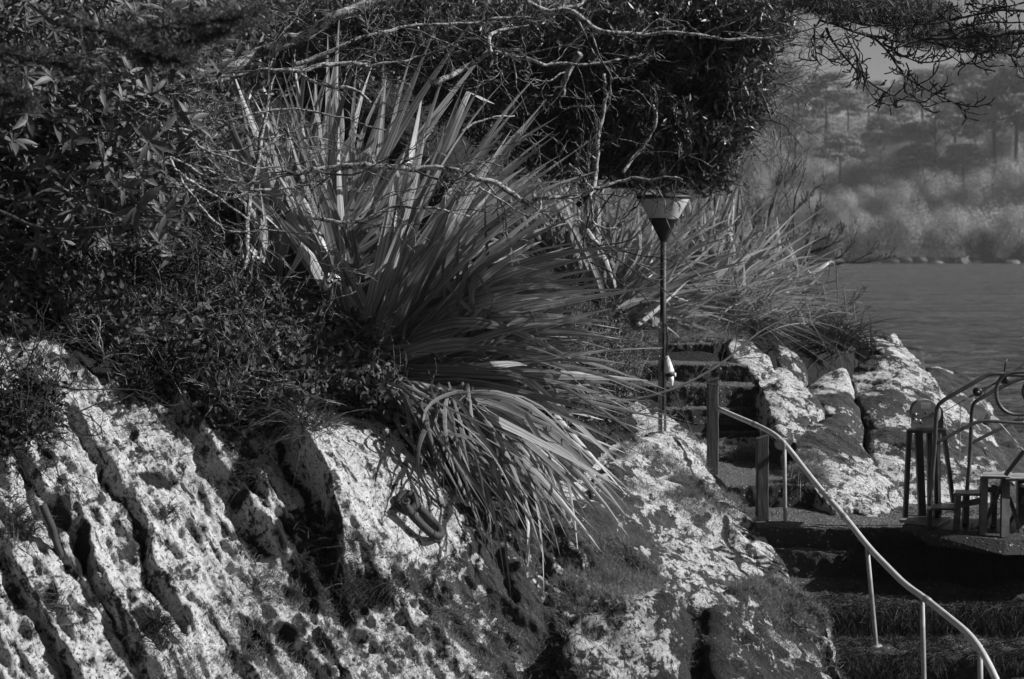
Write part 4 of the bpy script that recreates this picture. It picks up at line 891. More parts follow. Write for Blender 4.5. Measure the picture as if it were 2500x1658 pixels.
for i,(u,v,h,bx_) in enumerate([(2048,770,125,30),(2022,765,80,0),(2070,780,90,14),(2090,790,55,30)]):
    b_ = P(u, v, 13); t_ = P(u - 16 + bx_ * .3, v - h, 13); e_ = P(u - 16 + bx_ * .8 + 6, v - h + 5, 13)
    tag(MB().tube(A([b_, (b_ + t_) / 2, t_, e_]), [.008, .008, .012, .004], 5, 20).build('reed_stalk', GRASS), ['tallest pale reed stalk bent at the tip on the headland', 'short straight reed stalk on the headland left of the tallest', 'slender reed stalk right of the tallest one', 'shortest drooping reed stalk nearest the water'][i], 'reed')
# grassy path above the steps, and the turf edges
u_ = rng.uniform(1500, 1790, 2600); v_ = 835 - (rng.random(2600) ** .8) * 70 * np.clip((1820 - u_) / 80, .3, 1)
p, n_, d_ = on_px(u_, v_); kk = (p[:, 2] > 1)
V, Q = blades(p[kk], 8, .08, .15, .012, A([.4, -.2, 0]), .7, 3); tag(put('path_grass', V, None, Q, GRASS), 'short bright grass growing on the path above the top step', 'grass', kind='stuff')
sp_ = []
for k_, (v, D, u0, u1) in enumerate(STEPS):
    if k_ < 5: n = 40; uu = rng.uniform(u0, u0 + 60, n)
    elif k_ == 5: n = 500; uu = np.concatenate([rng.uniform(u0 - 40, u0 + 90, 420), rng.uniform(1900, 2010, 80)])
    else: n = 2600; uu = rng.uniform(u0, min(u1, 2560), n)
    X_ = (uu - 1250) / F * D * S; yb = STEPS[k_ - 1][1] * S if k_ else D * S + 1
    if k_ <= 6: q = np.c_[X_, D * S + (yb - D * S) * rng.uniform(.55, 1, n), np.full(n, SZ[k_])]
    else: q = np.c_[X_, D * S - .02 + (yb - D * S) * rng.random(n) ** 1.5, np.full(n, SZ[k_])]
    sp_.append(q[:250] if k_ < 7 else q)
    if k_ >= 6: nz = SZ[k_] - (SZ[k_ + 1] if k_ + 1 < len(SZ) else SZ[k_] - .3); q = np.c_[X_, np.full(n, D * S - .03), SZ[k_] - rng.random(n) * nz]; sp_.append(q[:1700])
q = np.concatenate(sp_); q = q[(fbm(q * 1.6 + 8, 4) > -.12) | (q[:, 2] > SZ[6] + .1)]; V, Q = blades(q, 6, .03, .075, .006, A([.1, -.5, -.5]), .45, 2)
tag(put('stair_moss', V, None, Q, MOSS), 'dark hanging moss and seaweed on the lower stairs', 'moss', kind='stuff')
q = np.concatenate([P(rng.uniform(1640, 1760, 160), rng.uniform(1085, 1110, 160), 10.1), P(rng.uniform(1780, 1840, 160), rng.uniform(1100, 1125, 160), 9.9), P(rng.uniform(1940,2000,140), rng.uniform(1140,1190,140), 8.9)])
V, Q = blades(q, 8, .05, .16, .008, A([0, -.2, 0]), .9, 3); tag(put('landing_grass', V, None, Q, GRASS), 'pale grass tufts growing along the back of the landing', 'grass', kind='stuff')
# hair lichen and moss fringes on rocks
fr = []
for (V_, T_, o) in ROCKS:
    N_ = vnormals(V_, T_); uu, vv = proj(V_)
    nz = fbm(V_ * 1.6 + 12, 3); lab = o['label']; dens = .10
    lower = ('moss' in lab) or ('shaggy' in lab)
    m_ = (((N_[:, 0] > .15) | (N_[:, 2] > .45)) & (nz > (.12 if not lower else -.2)) & (uu > 1300) & (vv > (1080 if not lower else 900)) & (N_[:, 1] < .6)) | (lower & (nz > -.1) & (N_[:, 1] < .3))
    idx = np.nonzero(m_)[0]; rng.shuffle(idx); area = np.ptp(V_[:, 0]) * np.ptp(V_[:, 2]); idx = idx[:int(min(len(idx), 300 * area * (4 if lower else 1)))]
    if not len(idx): continue
    b_ = V_[idx]; N = N_[idx]; n = 18; B = np.repeat(b_, n, 0) + rng.normal(size=(len(b_) * n, 3)) * .022; NN = np.repeat(N, n, 0); d = unit(NN + rng.normal(size=B.shape) * .7 + A([0, 0, .2]))
    L = .065 * (.4 + rng.random(len(B))); Wd = .0032
    sd = unit(np.cross(d, rng.normal(size=B.shape))) * Wd * .5; t1 = B + d * L[:, None] * .6; t2 = B + unit(d + rng.normal(size=B.shape) * .35) * L[:, None]
    Vv = np.stack([B - sd, B + sd, t1 + sd * .7, t1 - sd * .7, t2], 1).reshape(-1, 3); o5 = np.arange(len(B))[:, None] * 5
    qd = o5 + A([0, 1, 2, 3]); tr_ = o5 + A([3, 2, 4]); put('hair_lichen', Vv, tr_, qd, HAIR, o, kind='stuff')
gi = rng.integers(0, len(Ds), 60000), rng.integers(0, len(us), 60000)
gN = GN[gi]; gP = PW[gi]; gU, gV = gu[gi], gv[gi]; nz = fbm(gP * 1.1 + 60, 3)
m_ = (gU > 380) & (gU < 1450) & (gV > 1150) & (gV < 1700) & ((gN[:, 0] > .25)) & (nz > .12 - .25 * smooth01((gV - 1400) / 200)) & (Ds[gi[0]] < 8)
b_ = gP[m_][:4200]; N = gN[m_][:4200]; n = 14; B = np.repeat(b_, n, 0) + rng.normal(size=(len(b_) * n, 3)) * .022; NN = np.repeat(N, n, 0); d = unit(NN + rng.normal(size=B.shape) * .6 + A([0, 0, .2])); L = .055 * (.4 + rng.random(len(B)))
sd = unit(np.cross(d, rng.normal(size=B.shape))) * .0016; t1 = B + d * L[:, None] * .6; t2 = B + unit(d + rng.normal(size=B.shape) * .35) * L[:, None]
Vv = np.stack([B - sd, B + sd, t1 + sd * .7, t1 - sd * .7, t2], 1).reshape(-1, 3); o5 = np.arange(len(B))[:, None] * 5
put('hair_lichen', Vv, o5 + A([3, 2, 4]), o5 + A([0, 1, 2, 3]), HAIR, go, kind='stuff')

# ---- twigs: recursive growth in batches
def grow(starts, dirs, Ls, rs, levels, K=6, wob=.35, nchild=4, ang=.8, shrink=.55, bias=A([0, 0, 0.]), flat=None, rmin=.0025):
    """returns list of (C,R) for every level and the tips"""
    out = []; P0 = np.asarray(starts, float); D0 = unit(np.asarray(dirs, float)); L0 = np.asarray(Ls, float); r0 = np.asarray(rs, float)
    for lv in range(levels):
        n = len(P0); C_ = np.zeros((n, K, 3)); C_[:, 0] = P0; d = D0.copy()
        for i in range(1, K):
            d = unit(d + rng.normal(size=(n, 3)) * wob * (1 if flat is None else flat) + bias * .18); C_[:, i] = C_[:, i - 1] + d * (L0 / (K - 1))[:, None]
        R_ = r0[:, None] * np.linspace(1, .45, K)[None]; out.append((C_, np.maximum(R_, rmin)))
        if lv == levels - 1: break
        j = rng.uniform(.25, 1, (n, nchild)) * (K - 1); i0 = np.minimum(j.astype(int), K - 2); f = j - i0
        a = np.arange(n)[:, None]; Pn = C_[a, i0] * (1 - f[..., None]) + C_[a, i0 + 1] * f[..., None]; Tn = unit(C_[a, i0 + 1] - C_[a, i0])
        sd = rng.normal(size=Pn.shape) * (1 if flat is None else flat); sd = unit(sd - (sd * Tn).sum(-1, keepdims=True) * Tn)
        Dn = unit(Tn + sd * math.tan(ang) * rng.uniform(.5, 1.1, (n, nchild))[..., None] + bias * .3)
        rn = R_[a, i0] * .6; Ln = np.repeat(L0[:, None], nchild, 1) * shrink * rng.uniform(.5, 1.2, (n, nchild))
        P0 = Pn.reshape(-1, 3); D0 = Dn.reshape(-1, 3); L0 = Ln.ravel(); r0 = rn.ravel()
    return out
def twigmesh(levels, sides=(6, 4, 3, 3)):
    mb = MB()
    for i, (C_, R_) in enumerate(levels):
        V, Q, T = tubes(C_, R_, sides[min(i, len(sides) - 1)], False); mb.add(V, None, Q)
    return mb
# lichened bare tree: main limbs traced, each a part
tree = thing('lichened_tree', P(600, 900, 8.6), 'bare lichen crusted tree spreading long crooked branches over the flax', 'tree')
def cp(f, pts): return [f(*p) for p in pts]
LIMBS = [
 (cp(c2, [(-160,800),(0,778),(110,752),(280,770),(420,780),(570,778),(640,800),(700,825),(780,850),(870,900),(930,950)]), 7.1, 26, 22, 'branch'),
 (cp(c2, [(930,950),(962,925),(956,880)]), 7.1, 22, 18, 'branch'),
 (cp(c2, [(960,905),(1000,915),(1060,908),(1170,905),(1230,872),(1290,850),(1380,832),(1450,826),(1560,822),(1640,830)]), 7.1, 18, 8, 'branch'),
 (cp(c2, [(1230,872),(1205,900),(1225,980),(1230,1035),(1270,1050),(1340,1055)]), 7.1, 16, 8, 'branch'),
 (cp(c2, [(-300,230),(-100,160),(0,100),(60,62),(150,38),(250,8),(400,-40)]), 8.2, 42, 36, 'branch'),
 (cp(c2, [(-160,300),(-40,270),(30,230),(120,185),(250,145),(400,122),(550,118),(640,108),(750,92),(850,82),(1000,70),(1090,62)]), 7.4, 20, 10, 'branch'),
 (cp(c2, [(860,-60),(920,0),(960,32),(1060,42),(1130,60),(1200,115),(1260,150),(1350,160),(1450,155),(1600,152),(1700,160),(1810,175),(1930,180),(2070,170),(2200,140),(2330,90)]), 7.2, 26, 5, 'branch'),
 (cp(c2, [(1060,42),(1150,40),(1190,0),(1240,-60)]), 7.2, 18, 10, 'branch'),
 (cp(c2, [(-200,330),(-60,290),(30,292),(100,302),(200,300),(330,290),(450,265),(530,225),(600,190),(690,180)]), 7.6, 16, 6, 'branch'),
 (cp(c2, [(480,390),(560,350),(640,310),(700,270),(750,240),(850,265),(950,290),(1050,298),(1150,302),(1250,295),(1350,270)]), 7.8, 26, 8, 'branch'),
 (cp(c2, [(750,240),(745,200),(762,152),(830,130),(930,115)]), 7.8, 20, 8, 'branch'),
 (cp(c2, [(-120,1000),(0,1020),(100,1025),(170,1015),(230,985),(290,955),(360,950),(440,960),(530,965),(600,990),(650,1000)]), 7.3, 20, 6, 'branch'),
 (cp(c2, [(1280,340),(1286,450),(1283,520),(1250,590),(1235,700),(1235,800),(1225,880)]), 8.6, 14, 26, 'branch'),
 (cp(c2, [(1500,480),(1522,580),(1470,640),(1420,720),(1360,800)]), 8.6, 14, 16, 'branch'),
 (cp(c2, [(1160,240),(1120,300),(1095,370),(1085,440)]), 9.2, 28, 24, 'branch'),
 (cp(c1, [(1700,300),(1600,290),(1500,305),(1400,325),(1250,322),(1150,332),(1050,350),(950,380),(850,400)]), 7.4, 20, 16, 'branch'),
 (cp(c1, [(1380,340),(1450,380),(1540,410),(1620,400),(1700,470)]), 7.4, 16, 12, 'branch'),
 (cp(c1, [(1700,20),(1600,60),(1500,110),(1400,170),(1300,212),(1200,240),(1120,290),(1000,360),(900,440)]), 8.3, 40, 44, 'branch'),
 (cp(c1, [(1265,320),(1250,380),(1240,480),(1210,600),(1180,760),(1150,900),(1135,1080),(1125,1250)]), 8.4, 14, 22, 'trunk'),
 (cp(c1, [(600,760),(700,735),(850,718),(1000,700),(1100,690),(1200,650),(1300,620),(1400,580),(1500,560)]), 7.2, 9, 5, 'branch'),
 (cp(c1, [(780,600),(900,610),(960,605),(1100,550),(1200,512),(1350,500),(1500,520),(1650,570),(1780,600)]), 7.1, 13, 6, 'branch'),
 (cp(c1, [(780,740),(830,800),(900,850),(1000,905),(1100,990),(1200,1030),(1300,1068),(1450,1072)]), 7.0, 13, 5, 'branch'),
 (cp(c1, [(830,790),(870,870),(920,950),(1000,1030),(1050,1070),(1180,1065),(1320,1062)]), 7.0, 13, 6, 'branch'),
 (cp(c1, [(740,570),(850,620),(930,680),(1040,730),(1180,775),(1300,780),(1450,740)]), 7.0, 11, 5, 'branch'),
 (cp(c1, [(1700,760),(1600,765),(1450,790),(1340,800),(1230,838),(1100,845),(950,822),(870,770),(780,720)]), 7.15, 24, 9, 'branch'),
 (cp(c1, [(900,960),(1000,940),(1090,905),(1200,870),(1350,860),(1500,850)]), 7.3, 18, 8, 'branch'),
 (cp(c2, [(-100,640),(60,640),(180,720),(260,745)]), 7.3, 6, 4, 'branch'),
 (cp(c2, [(620,600),(700,570),(780,540),(860,535)]), 7.5, 10, 5, 'branch'),
 (cp(c2, [(150,1000),(240,910),(330,890),(420,860),(520,840),(590,800)]), 7.25, 9, 5, 'branch'),
 (cp(c2, [(700,860),(780,910),(850,960),(900,1000),(940,1000),(985,960),(990,920)]), 7.0, 9, 8, 'branch'),
 (cp(c2, [(1110,745),(1170,790),(1215,850),(1225,880)]), 7.1, 7, 9, 'branch')]
tw = []
for pts, D, w0, w1, nm in LIMBS:
    dd = D + np.cumsum(rng.normal(size=len(pts)) * .03); c_ = A([P(u, v, d) for (u, v), d in zip(pts, dd)]); K = 46
    pth = smoothpath(c_, K); L = np.linalg.norm(np.diff(pth, axis=0), axis=1).sum(); pth = pth + np.c_[vnoise(pth * 6), vnoise(pth * 6 + 50), vnoise(pth * 6 + 90)] * .022 + np.c_[vnoise(pth * 16), 0 * pth[:, 0], vnoise(pth * 16 + 90)] * .01
    r = np.linspace(w0, w1, K) * .5294 * .5 * px(D) * (1 + .13 * vnoise(pth * 14 + 7)) * 1.08
    MB().tube(pth, r, 9).build(nm, BARKL, tree)
    if w0 < 30 and nm == 'branch':
        n = int(L / .26); j = rng.integers(4, K - 2, n); T_ = unit(pth[j + 1] - pth[j]); s_ = 1 if w1 <= w0 else -1
        sd = rng.normal(size=(n, 3)) * A([1, .5, 1]); d = unit(T_ * s_ * 1.1 + unit(sd) * .8); tw.append((pth[j], d, rng.uniform(.25, .8, n), np.minimum(r[j] * .5, .012)))
st_ = np.concatenate([a[0] for a in tw]); di = np.concatenate([a[1] for a in tw]); Ls = np.concatenate([a[2] for a in tw]); rs = np.concatenate([a[3] for a in tw])
lv = grow(st_, di, Ls, rs, 3, K=7, wob=.24, nchild=3, ang=.75, shrink=.55, flat=A([1, .5, 1]), rmin=.0032)
twigmesh(lv, (5, 4, 3)).build('twigs', TWIG, tree, kind='stuff')

# ---- evergreen shrub over the lamp: leaf crown in an irregular volume
def crown_pts(ells, n):
    """random points inside a union of ellipsoids given as (u,v,D,ru,rv,rD,weight)"""
    E = A(ells, float); wgt = E[:, 6] * E[:, 3] * E[:, 4]; ch = rng.choice(len(E), n, p=wgt / wgt.sum()); q = rv(n) * (rng.random((n, 1)) ** (1 / 2.2)); e = E[ch]
    return P(e[:, 0] + q[:, 0] * e[:, 3], e[:, 1] + q[:, 1] * e[:, 4], e[:, 2] + q[:, 2] * e[:, 5])
def foliage(pts, per, L, W, spread, up=.3, out=None, fold=.3):
    n = len(pts) * per; d = rv(n); ax = np.repeat(unit(rng.normal(size=(len(pts), 3)) + A([.4, -.2, .2])), per, 0); d = unit(d * .9 + ax * .7 + A([0, 0, up])); B = np.repeat(pts, per, 0) + rng.normal(size=(n, 3)) * spread
    nr = unit(rng.normal(size=(n, 3)) + A([0, 0, .8])); return leaves(B, d, nr, L * (.6 + .8 * rng.random(n)), W * (.7 + .6 * rng.random(n)), fold)
EV = [(1000,60,12.4,420,130,1.2,1),(1300,180,11.6,330,190,.9,1.2),(1560,150,11.2,260,200,.8,1.3),(1700,120,11.0,170,160,.6,1.2),(1640,300,10.9,190,120,.6,1.3),(1760,230,10.9,110,110,.5,1.2),(1500,380,11.2,200,66,.6,1),(1330,330,11.9,170,120,.7,.8),
      (1780,60,10.8,140,80,.5,.9),(1850,20,10.8,120,50,.5,.7),(1790,300,10.8,60,46,.3,1.2),(1720,400,11.0,90,50,.4,1),(1850,160,10.9,40,60,.3,.7)]
ev = thing('evergreen_shrub', P(1450, 760, 12.8), 'dense dark evergreen overhanging the lamp with its leafy edge against the lake', 'shrub')
cpnt = crown_pts(EV, 15000); cl = fbm(cpnt * 1.0, 4, .6); cpnt = cpnt[cl > -.05]
V, T = foliage(cpnt, 10, .115, .034, .07); put('foliage', V, T, None, SHRUB, ev, kind='stuff')
ce = crown_pts([(1800,200,10.7,60,110,.3,1),(1740,330,10.7,90,60,.3,1),(1700,420,10.8,90,36,.3,1),(1600,430,10.8,120,24,.3,.8),(1860,60,10.7,80,60,.3,.8)], 1100)
V, T = foliage(ce, 8, .14, .036, .07); put('foliage', V, T, None, SHRUB, ev, kind='stuff')
n = 620; s0 = crown_pts(EV, n); lv = grow(s0, rng.normal(size=(n, 3)) * A([1, .5, .7]) + A([.5, 0, -.3]), rng.uniform(.5, 1.3, n), np.full(n, .012), 3, K=6, wob=.35, nchild=3, flat=A([1, .6, 1]))
twigmesh(lv, (4, 3, 3)).build('twigs', TWIG, ev, kind='stuff')
for pts, D, w0, w1 in [(cp(c2, [(1150,950),(1250,850),(1400,860),(1600,850),(1750,800)]), 10.9, 26, 12), (cp(c2, [(900,700),(1050,600),(1200,480),(1400,300),(1500,100)]), 11.5, 30, 14), (cp(c2, [(1560,1000),(1560,850),(1580,600),(1640,300)]), 12.2, 30, 16), (cp(c3, [(330,880),(350,700),(370,600)]), 11.4, 34, 22)]:
    MB().tube(A([P(u, v, D) for u, v in pts]), A([w0, w1]) * .53 * .5 * px(D), 8, 24).build('branch', BARKD, ev)
# dangling twigs round the lamp
s0 = A([P(u, v, 9.2) for u, v in [(1560,450),(1600,455),(1540,460),(1580,462),(1640,450),(1500,470),(1440,520),(1450,610),(1440,640),(1460,600),(1480,620),(1430,590)]]); d0 = A([(.3, -.1, -1), (.5, 0, -.9), (-.6, 0, -.8), (.2, 0, -1), (.4, 0, -1), (-.2, 0, -1), (-.4, 0, -1), (1, 0, -.3), (1, 0, -.5), (1, 0, .1), (1, 0, -.4), (1, 0, -.2)])
L0 = [.5, .35, .4, .6, .35, .7, .8, 1.0, 1.1, 1.0, 1.2, .9]
lv = grow(s0, d0, L0, np.full(12, .010), 3, K=9, wob=.3, nchild=4, ang=.7, flat=A([1, .4, 1])); twigmesh(lv, (5, 4, 3)).build('hanging_twigs', TWIGD, ev, kind='stuff')

# ---- rhododendron at upper left
rh = thing('rhododendron', P(150, 700, 8.1), 'dark rhododendron with whorls of long pointed leaves filling the upper left', 'shrub')
def whorl(c_, ax, L, n=8):
    ax = unit(ax); a = unit(np.cross(ax, rv(1)[0])); b_ = np.cross(ax, a); ph = rng.random() * 6; B = []; Dd = []; Nn_ = []
    for i in range(n):
        q = ph + i * 2.4; tl = rng.uniform(-.1, 1.0); q += rng.normal() * .35; r_ = a * math.cos(q) + b_ * math.sin(q); Dd.append(r_ + ax * tl); Nn_.append(ax - r_ * tl); B.append(c_ + ax * rng.normal() * .01)
    return A(B), A(Dd), A(Nn_)
proto = []
for i in range(5):
    V, Q = leaves_fine(np.zeros((1, 3)), A([[1., 0, 0]]), A([[0, 0, 1.]]), 1.0, .21 + .03 * i, .25 + .05 * i, .08 + .08 * i); proto.append(mesh('leaf', V, None, Q, RHOD))
vis = [(c1(250,560),.3),(c1(560,460),.22),(c1(690,650),.24),(c1(480,740),.22),(c1(640,950),.24),(c1(760,990),.22),(c1(800,320),.24),(c1(1040,180),.22),(c1(1010,330),.2),(c1(600,330),.22),(c1(120,520),.26),(c1(820,520),.2),(c1(880,560),.2),(c1(560,100),.2),(c1(640,800),.2),(c1(460,400),.2),(c1(300,890),.2),(c1(760,40),.22),
       (c1(700,430),.2),(c1(980,230),.2),(c1(400,260),.24),(c1(860,650),.18),(c1(950,40),.2),(c1(330,640),.18),(c1(200,760),.18),(c1(500,600),.18),(c1(60,650),.2),(c1(620,560),.18),(c1(80,300),.2),(c1(240,360),.2),(c1(880,130),.2),(c1(720,760),.18),(c1(400,860),.18),(c1(560,860),.18),(c1(1050,60),.2)]
cnt = 0
bloc = wloc(rh)
for (uv, L) in vis:
    L = L * .8; D = 6.7 + rng.random() * .5; c_ = P(uv[0], uv[1], D); ax = A([.5 + rng.normal() * .4, -.7 + rng.normal() * .2, .3 + rng.normal() * .4])
    B, Dd, Nn_ = whorl(c_, ax, L, 7)
    for b_, d_, n_ in zip(B, Dd, Nn_):
        if cnt >= 280: break
        x_ = unit(d_); y_ = unit(np.cross(n_, x_)); z_ = np.cross(x_, y_); l_ = L * 1.05 * (.75 + .5 * rng.random())
        R_ = Matrix([[x_[i] * l_, y_[i] * l_, z_[i] * l_] for i in range(3)]).to_4x4(); mesh_inst('leaf', proto[cnt % 5], b_, R_, rh, bloc); cnt += 1
bw_, dw, nw = [], [], []
for i in range(1500):
    uv = (rng.uniform(-150, 640), rng.uniform(-40, 620)); 
    if uv[0] > 420 + .35 * (600 - uv[1]) * .6 + rng.normal() * 30: continue
    c_ = P(uv[0], uv[1], 7.1 + rng.random() ** .7 * 1.5); ax = A([.4 + rng.normal() * .5, -.6 + rng.normal() * .4, .3 + rng.normal() * .5]); B, Dd, Nn_ = whorl(c_, ax, .2, 8); bw_.append(B); dw.append(Dd); nw.append(Nn_)
bw_ = np.concatenate(bw_); n = len(bw_); V, Q = leaves_fine(bw_, np.concatenate(dw), np.concatenate(nw), .155 * (.7 + .6 * rng.random(n)), .036 * (.7 + .5 * rng.random(n)))
put('foliage', V, None, Q, RHOD, rh, kind='stuff')
n = 36; u0 = rng.uniform(-100, 350, n); v0 = rng.uniform(0, 640, n); s0 = P(u0, v0, rng.uniform(7.0, 8.2, n)); lv = grow(s0, rng.normal(size=(n, 3)) * A([.5, .3, .35]) + A([1, -.1, -.05]), rng.uniform(.6, 1.6, n), np.full(n, .014), 3, K=8, wob=.18, nchild=4, ang=.5, flat=A([1, .5, 1]))
twigmesh(lv, (5, 4, 3)).build('twigs', TWIG, rh, kind='stuff')
for pts, D, w0, w1 in [(cp(c1, [(-60,680),(150,700),(330,700),(500,740),(640,735)]), 7.3, 34, 14), (cp(c1, [(-60,950),(60,1000),(160,1050),(300,1060),(450,1050),(560,1040)]), 6.9, 22, 8), (cp(c1, [(-60,560),(180,520),(420,480),(600,500)]), 7.8, 30, 14), (cp(c1, [(300,660),(420,600),(480,480),(520,300),(540,120)]), 7.9, 24, 14)]:
    MB().tube(A([P(u, v, D) for u, v in pts]), A([w0, w1]) * .53 * .5 * px(D), 8, 24).build('branch', BARKD, rh)

# ---- leafy ground shrub over the bank
def bank(name, label, cat, n, per, box, L, W, mat, lift=(0.02, .3), maskf=None, spread=.04, tw=0, twm=TWIG, clump=.0):
    u_ = rng.uniform(box[0], box[2], n); v_ = rng.uniform(box[1], box[3], n); m = np.ones(n, bool) if maskf is None else maskf(u_, v_)
    u_, v_ = u_[m], v_[m]; p, n_, d_ = G(u_, v_); lf = lift[0] + rng.random(len(p)) ** 1.5 * (lift[1] - lift[0]); p = p + (n_ * .7 + A([0, -.1, .6])) * lf[:, None]
    if clump: k_ = fbm(p * 1.6 + 5, 3) > clump - .5; p = p[k_]
    root = thing(name, p[np.argmin(p[:, 2])], label, cat); V, T = foliage(p, per, L, W, spread, .25); put('foliage', V, T, None, mat, root, kind='stuff')
    if tw:
        i = rng.choice(len(p), tw); lv = grow(p[i] - A([0, 0, .05]), rng.normal(size=(tw, 3)) * A([.9, .4, .6]) + A([.3, -.3, .2]), rng.uniform(.3, .9, tw), np.full(tw, .008), 3, K=6, wob=.3, nchild=3)
        twigmesh(lv, (4, 3, 3)).build('twigs', twm, root, kind='stuff')
    return root
bt = lambda u: np.interp(u, bx, by)
bank('ivy_bank', 'tangle of small glossy leaves covering the bank under the rhododendron', 'ivy', 6500, 8, (-150, 520, 600, 960), .085, .038, IVY, (.02, .22), lambda u, v: v < bt(u) - 45 + 14 * np.sin(u * .05), tw=90)
bank('leafy_bush', 'low leafy bush with dense twigs between the white rocks and the flax base', 'bush', 4600, 8, (480, 640, 960, 1040), .095, .04, IVY, (.02, .22), lambda u, v: (v < bt(u) - 8) & (v > np.interp(u, [480, 560, 660, 760, 860, 900, 960], [640, 660, 740, 760, 820, 900, 960])), tw=110)
bank('dark_undergrowth', 'deep dark undergrowth on the slope behind the branches at the top', 'undergrowth', 9000, 8, (-200, -40, 1500, 620), .16, .055, SHRUB, (.05, .7), lambda u, v: v < np.interp(u, [0, 480, 560, 640, 1500], [600, 520, 380, 260, 200]), spread=.12, tw=0)
bank('heath_mound', 'round blackish heath mound among the small leaves', 'heath bush', 2600, 10, (300, 580, 520, 780), .05, .016, HEATH, (.1, .5), lambda u, v: ((u - 410) / 105) ** 2 + ((v - 680) / 100) ** 2 < 1)
bank('heath_mound', 'small blackish heath cushion on top of the upper white ledge', 'heath bush', 1200, 10, (310, 880, 450, 1000), .05, .014, HEATH, (.03, .16), lambda u, v: ((u - 380) / 66) ** 2 + ((v - 942) / 50) ** 2 < 1)
bank('dark_bramble', 'dark leafy bramble reaching in at the left edge over the white rock', 'bramble', 360, 6, (-60, 970, 150, 1180), .07, .035, HEATH, (.1, .35), lambda u, v: ((u - 20) / 110) ** 2 + ((v - 1050) / 80) ** 2 < 1, tw=60, twm=TWIGD)
bank('bank_ivy', 'mixed leaves and twigs in the shade under the flax behind the lamp rock', 'ivy', 1600, 7, (1330, 790, 1510, 1040), .07, .026, IVY, (.02, .25), lambda u, v: v > 760, tw=140)
# pale gnarled dead branches lying over the left rocks
for lab, pts, w0 in [('gnarled pale dead branch crossing the bank above the white ledge', cp(c4, [(780,190),(830,165),(900,155),(970,185),(1010,180),(1100,210),(1180,245),(1280,230)]), 17), ('forked pale dead branch just below the gnarled one', cp(c4, [(860,350),(920,335),(960,320),(1000,292),(1080,285)]), 13),
                     ('twisted pale twig at the top left of the white rocks', cp(c4, [(455,175),(470,110),(430,70),(400,30)]), 10), ('thin dead branch hanging below the forked one', cp(c4, [(810,240),(880,290),(940,330),(1040,360),(1120,400)]), 11)]:
    dd = [G(u, v)[2][0] for u, v in pts]; dm = min(dd) - .06; rt = thing('dead_branch', P(*pts[0], dm), lab, 'branch'); pth = smoothpath(A([P(u, v, dm) for u, v in pts]), 30); pth += np.c_[vnoise(pth * 9), 0 * pth[:, 0], vnoise(pth * 9 + 40)] * .02
    MB().tube(pth, A([w0, w0 * .4]) * .547 * .5 * px(dm), 7).build('stem', BARKL, rt); j = rng.integers(3, 28, 9); lv = grow(pth[j], unit(pth[j + 1] - pth[j]) + rng.normal(size=(9, 3)) * .6, np.full(9, .4), np.full(9, .008), 3, K=6, wob=.3, nchild=3); twigmesh(lv, (4, 3, 3)).build('twigs', TWIG, rt, kind='stuff')
TWIGF = mat_plain('grey_twig', .03, .08, .9)
# thin sapling leaning across the steps
sl = thing('sapling', P(1480, 1000, 9.0), 'thin bare sapling leaning up to the right across the steps', 'sapling')
pth = smoothpath(A([P(u, v, d) for u, v, d in [(1440,1010,8.9),(1520,985,8.9),(1620,960,8.9),(1700,925,9),(1770,882,9.1),(1830,828,9.2),(1870,800,9.3),(1935,770,9.4),(2000,750,9.5)]]), 50); MB().tube(pth, [.02, .014, .004], 7).build('stem', TWIGF, sl)
j = rng.integers(14, 48, 16); lv = grow(pth[j], unit(pth[j + 1] - pth[j]) + rng.normal(size=(16, 3)) * A([.5, .3, .7]), rng.uniform(.2, .6, 16), np.full(16, .006), 3, K=6, wob=.2, nchild=3); twigmesh(lv, (4, 3, 3)).build('twigs', TWIGD, sl, kind='stuff')
# tangled bare stems between flax and steps
n = 200; s0 = P(rng.uniform(1370, 1530, n), rng.uniform(830, 1000, n), rng.uniform(9.3, 10.3, n)); lv = grow(s0, rng.normal(size=(n, 3)) + A([.6, 0, .1]), rng.uniform(.25, .6, n), np.full(n, .007), 3, K=8, wob=.5, nchild=3); o = twigmesh(lv, (4, 3, 3)).build('twig_thicket', TWIG, None)
tag(o, 'pale tangle of bare curly stems left of the steps', 'thicket')
# bare shrubs behind, soft in the distance
TWIGF = mat_plain('grey_twig', .03, .08, .9)
def bare_shrub(u, v, D, n, Lpx, lean, label, levels=4, r=.022, K=8, mat=TWIGF, name='bare_shrub'):
    b_ = P(u, v, D); s0 = b_ + rng.normal(size=(n, 3)) * A([.35, .3, .02]); d = rng.normal(size=(n, 3)) * A([.4, .3, .25]) + A(lean)
    lv = grow(s0, d, Lpx * px(D) * rng.uniform(.6, 1.1, n), np.full(n, r), levels, K=K, wob=.14, nchild=4, ang=.5, shrink=.5, bias=A([0, 0, .35]), rmin=.006); rt = thing(name, b_, label, 'shrub')
    [twigmesh([(lv[0][0][i:i+1], lv[0][1][i:i+1])], (6,)).build('stem', mat, rt) for i in range(n)]; twigmesh(lv[1:], (4, 3, 3)).build('twigs', mat, rt, kind='stuff'); return rt
bare_shrub(1860, 640, 17.5, 7, 260, (.15, 0, 1), 'tall blurred bare shrub behind the reeds, rising into the pale wood')
bare_shrub(1930, 650, 16.5, 9, 190, (.8, 0, .6), 'bare twiggy shrub leaning right over the water on the headland')
bare_shrub(1780, 660, 18, 6, 420, (.1, 0, 1), 'slender bare sapling cluster close against the evergreen edge', r=.035)
bare_shrub(1990, 760, 14.2, 6, 90, (.9, 0, .2), 'tiny leafless bush with twigs over the water below the leaning shrub', 3, .012)

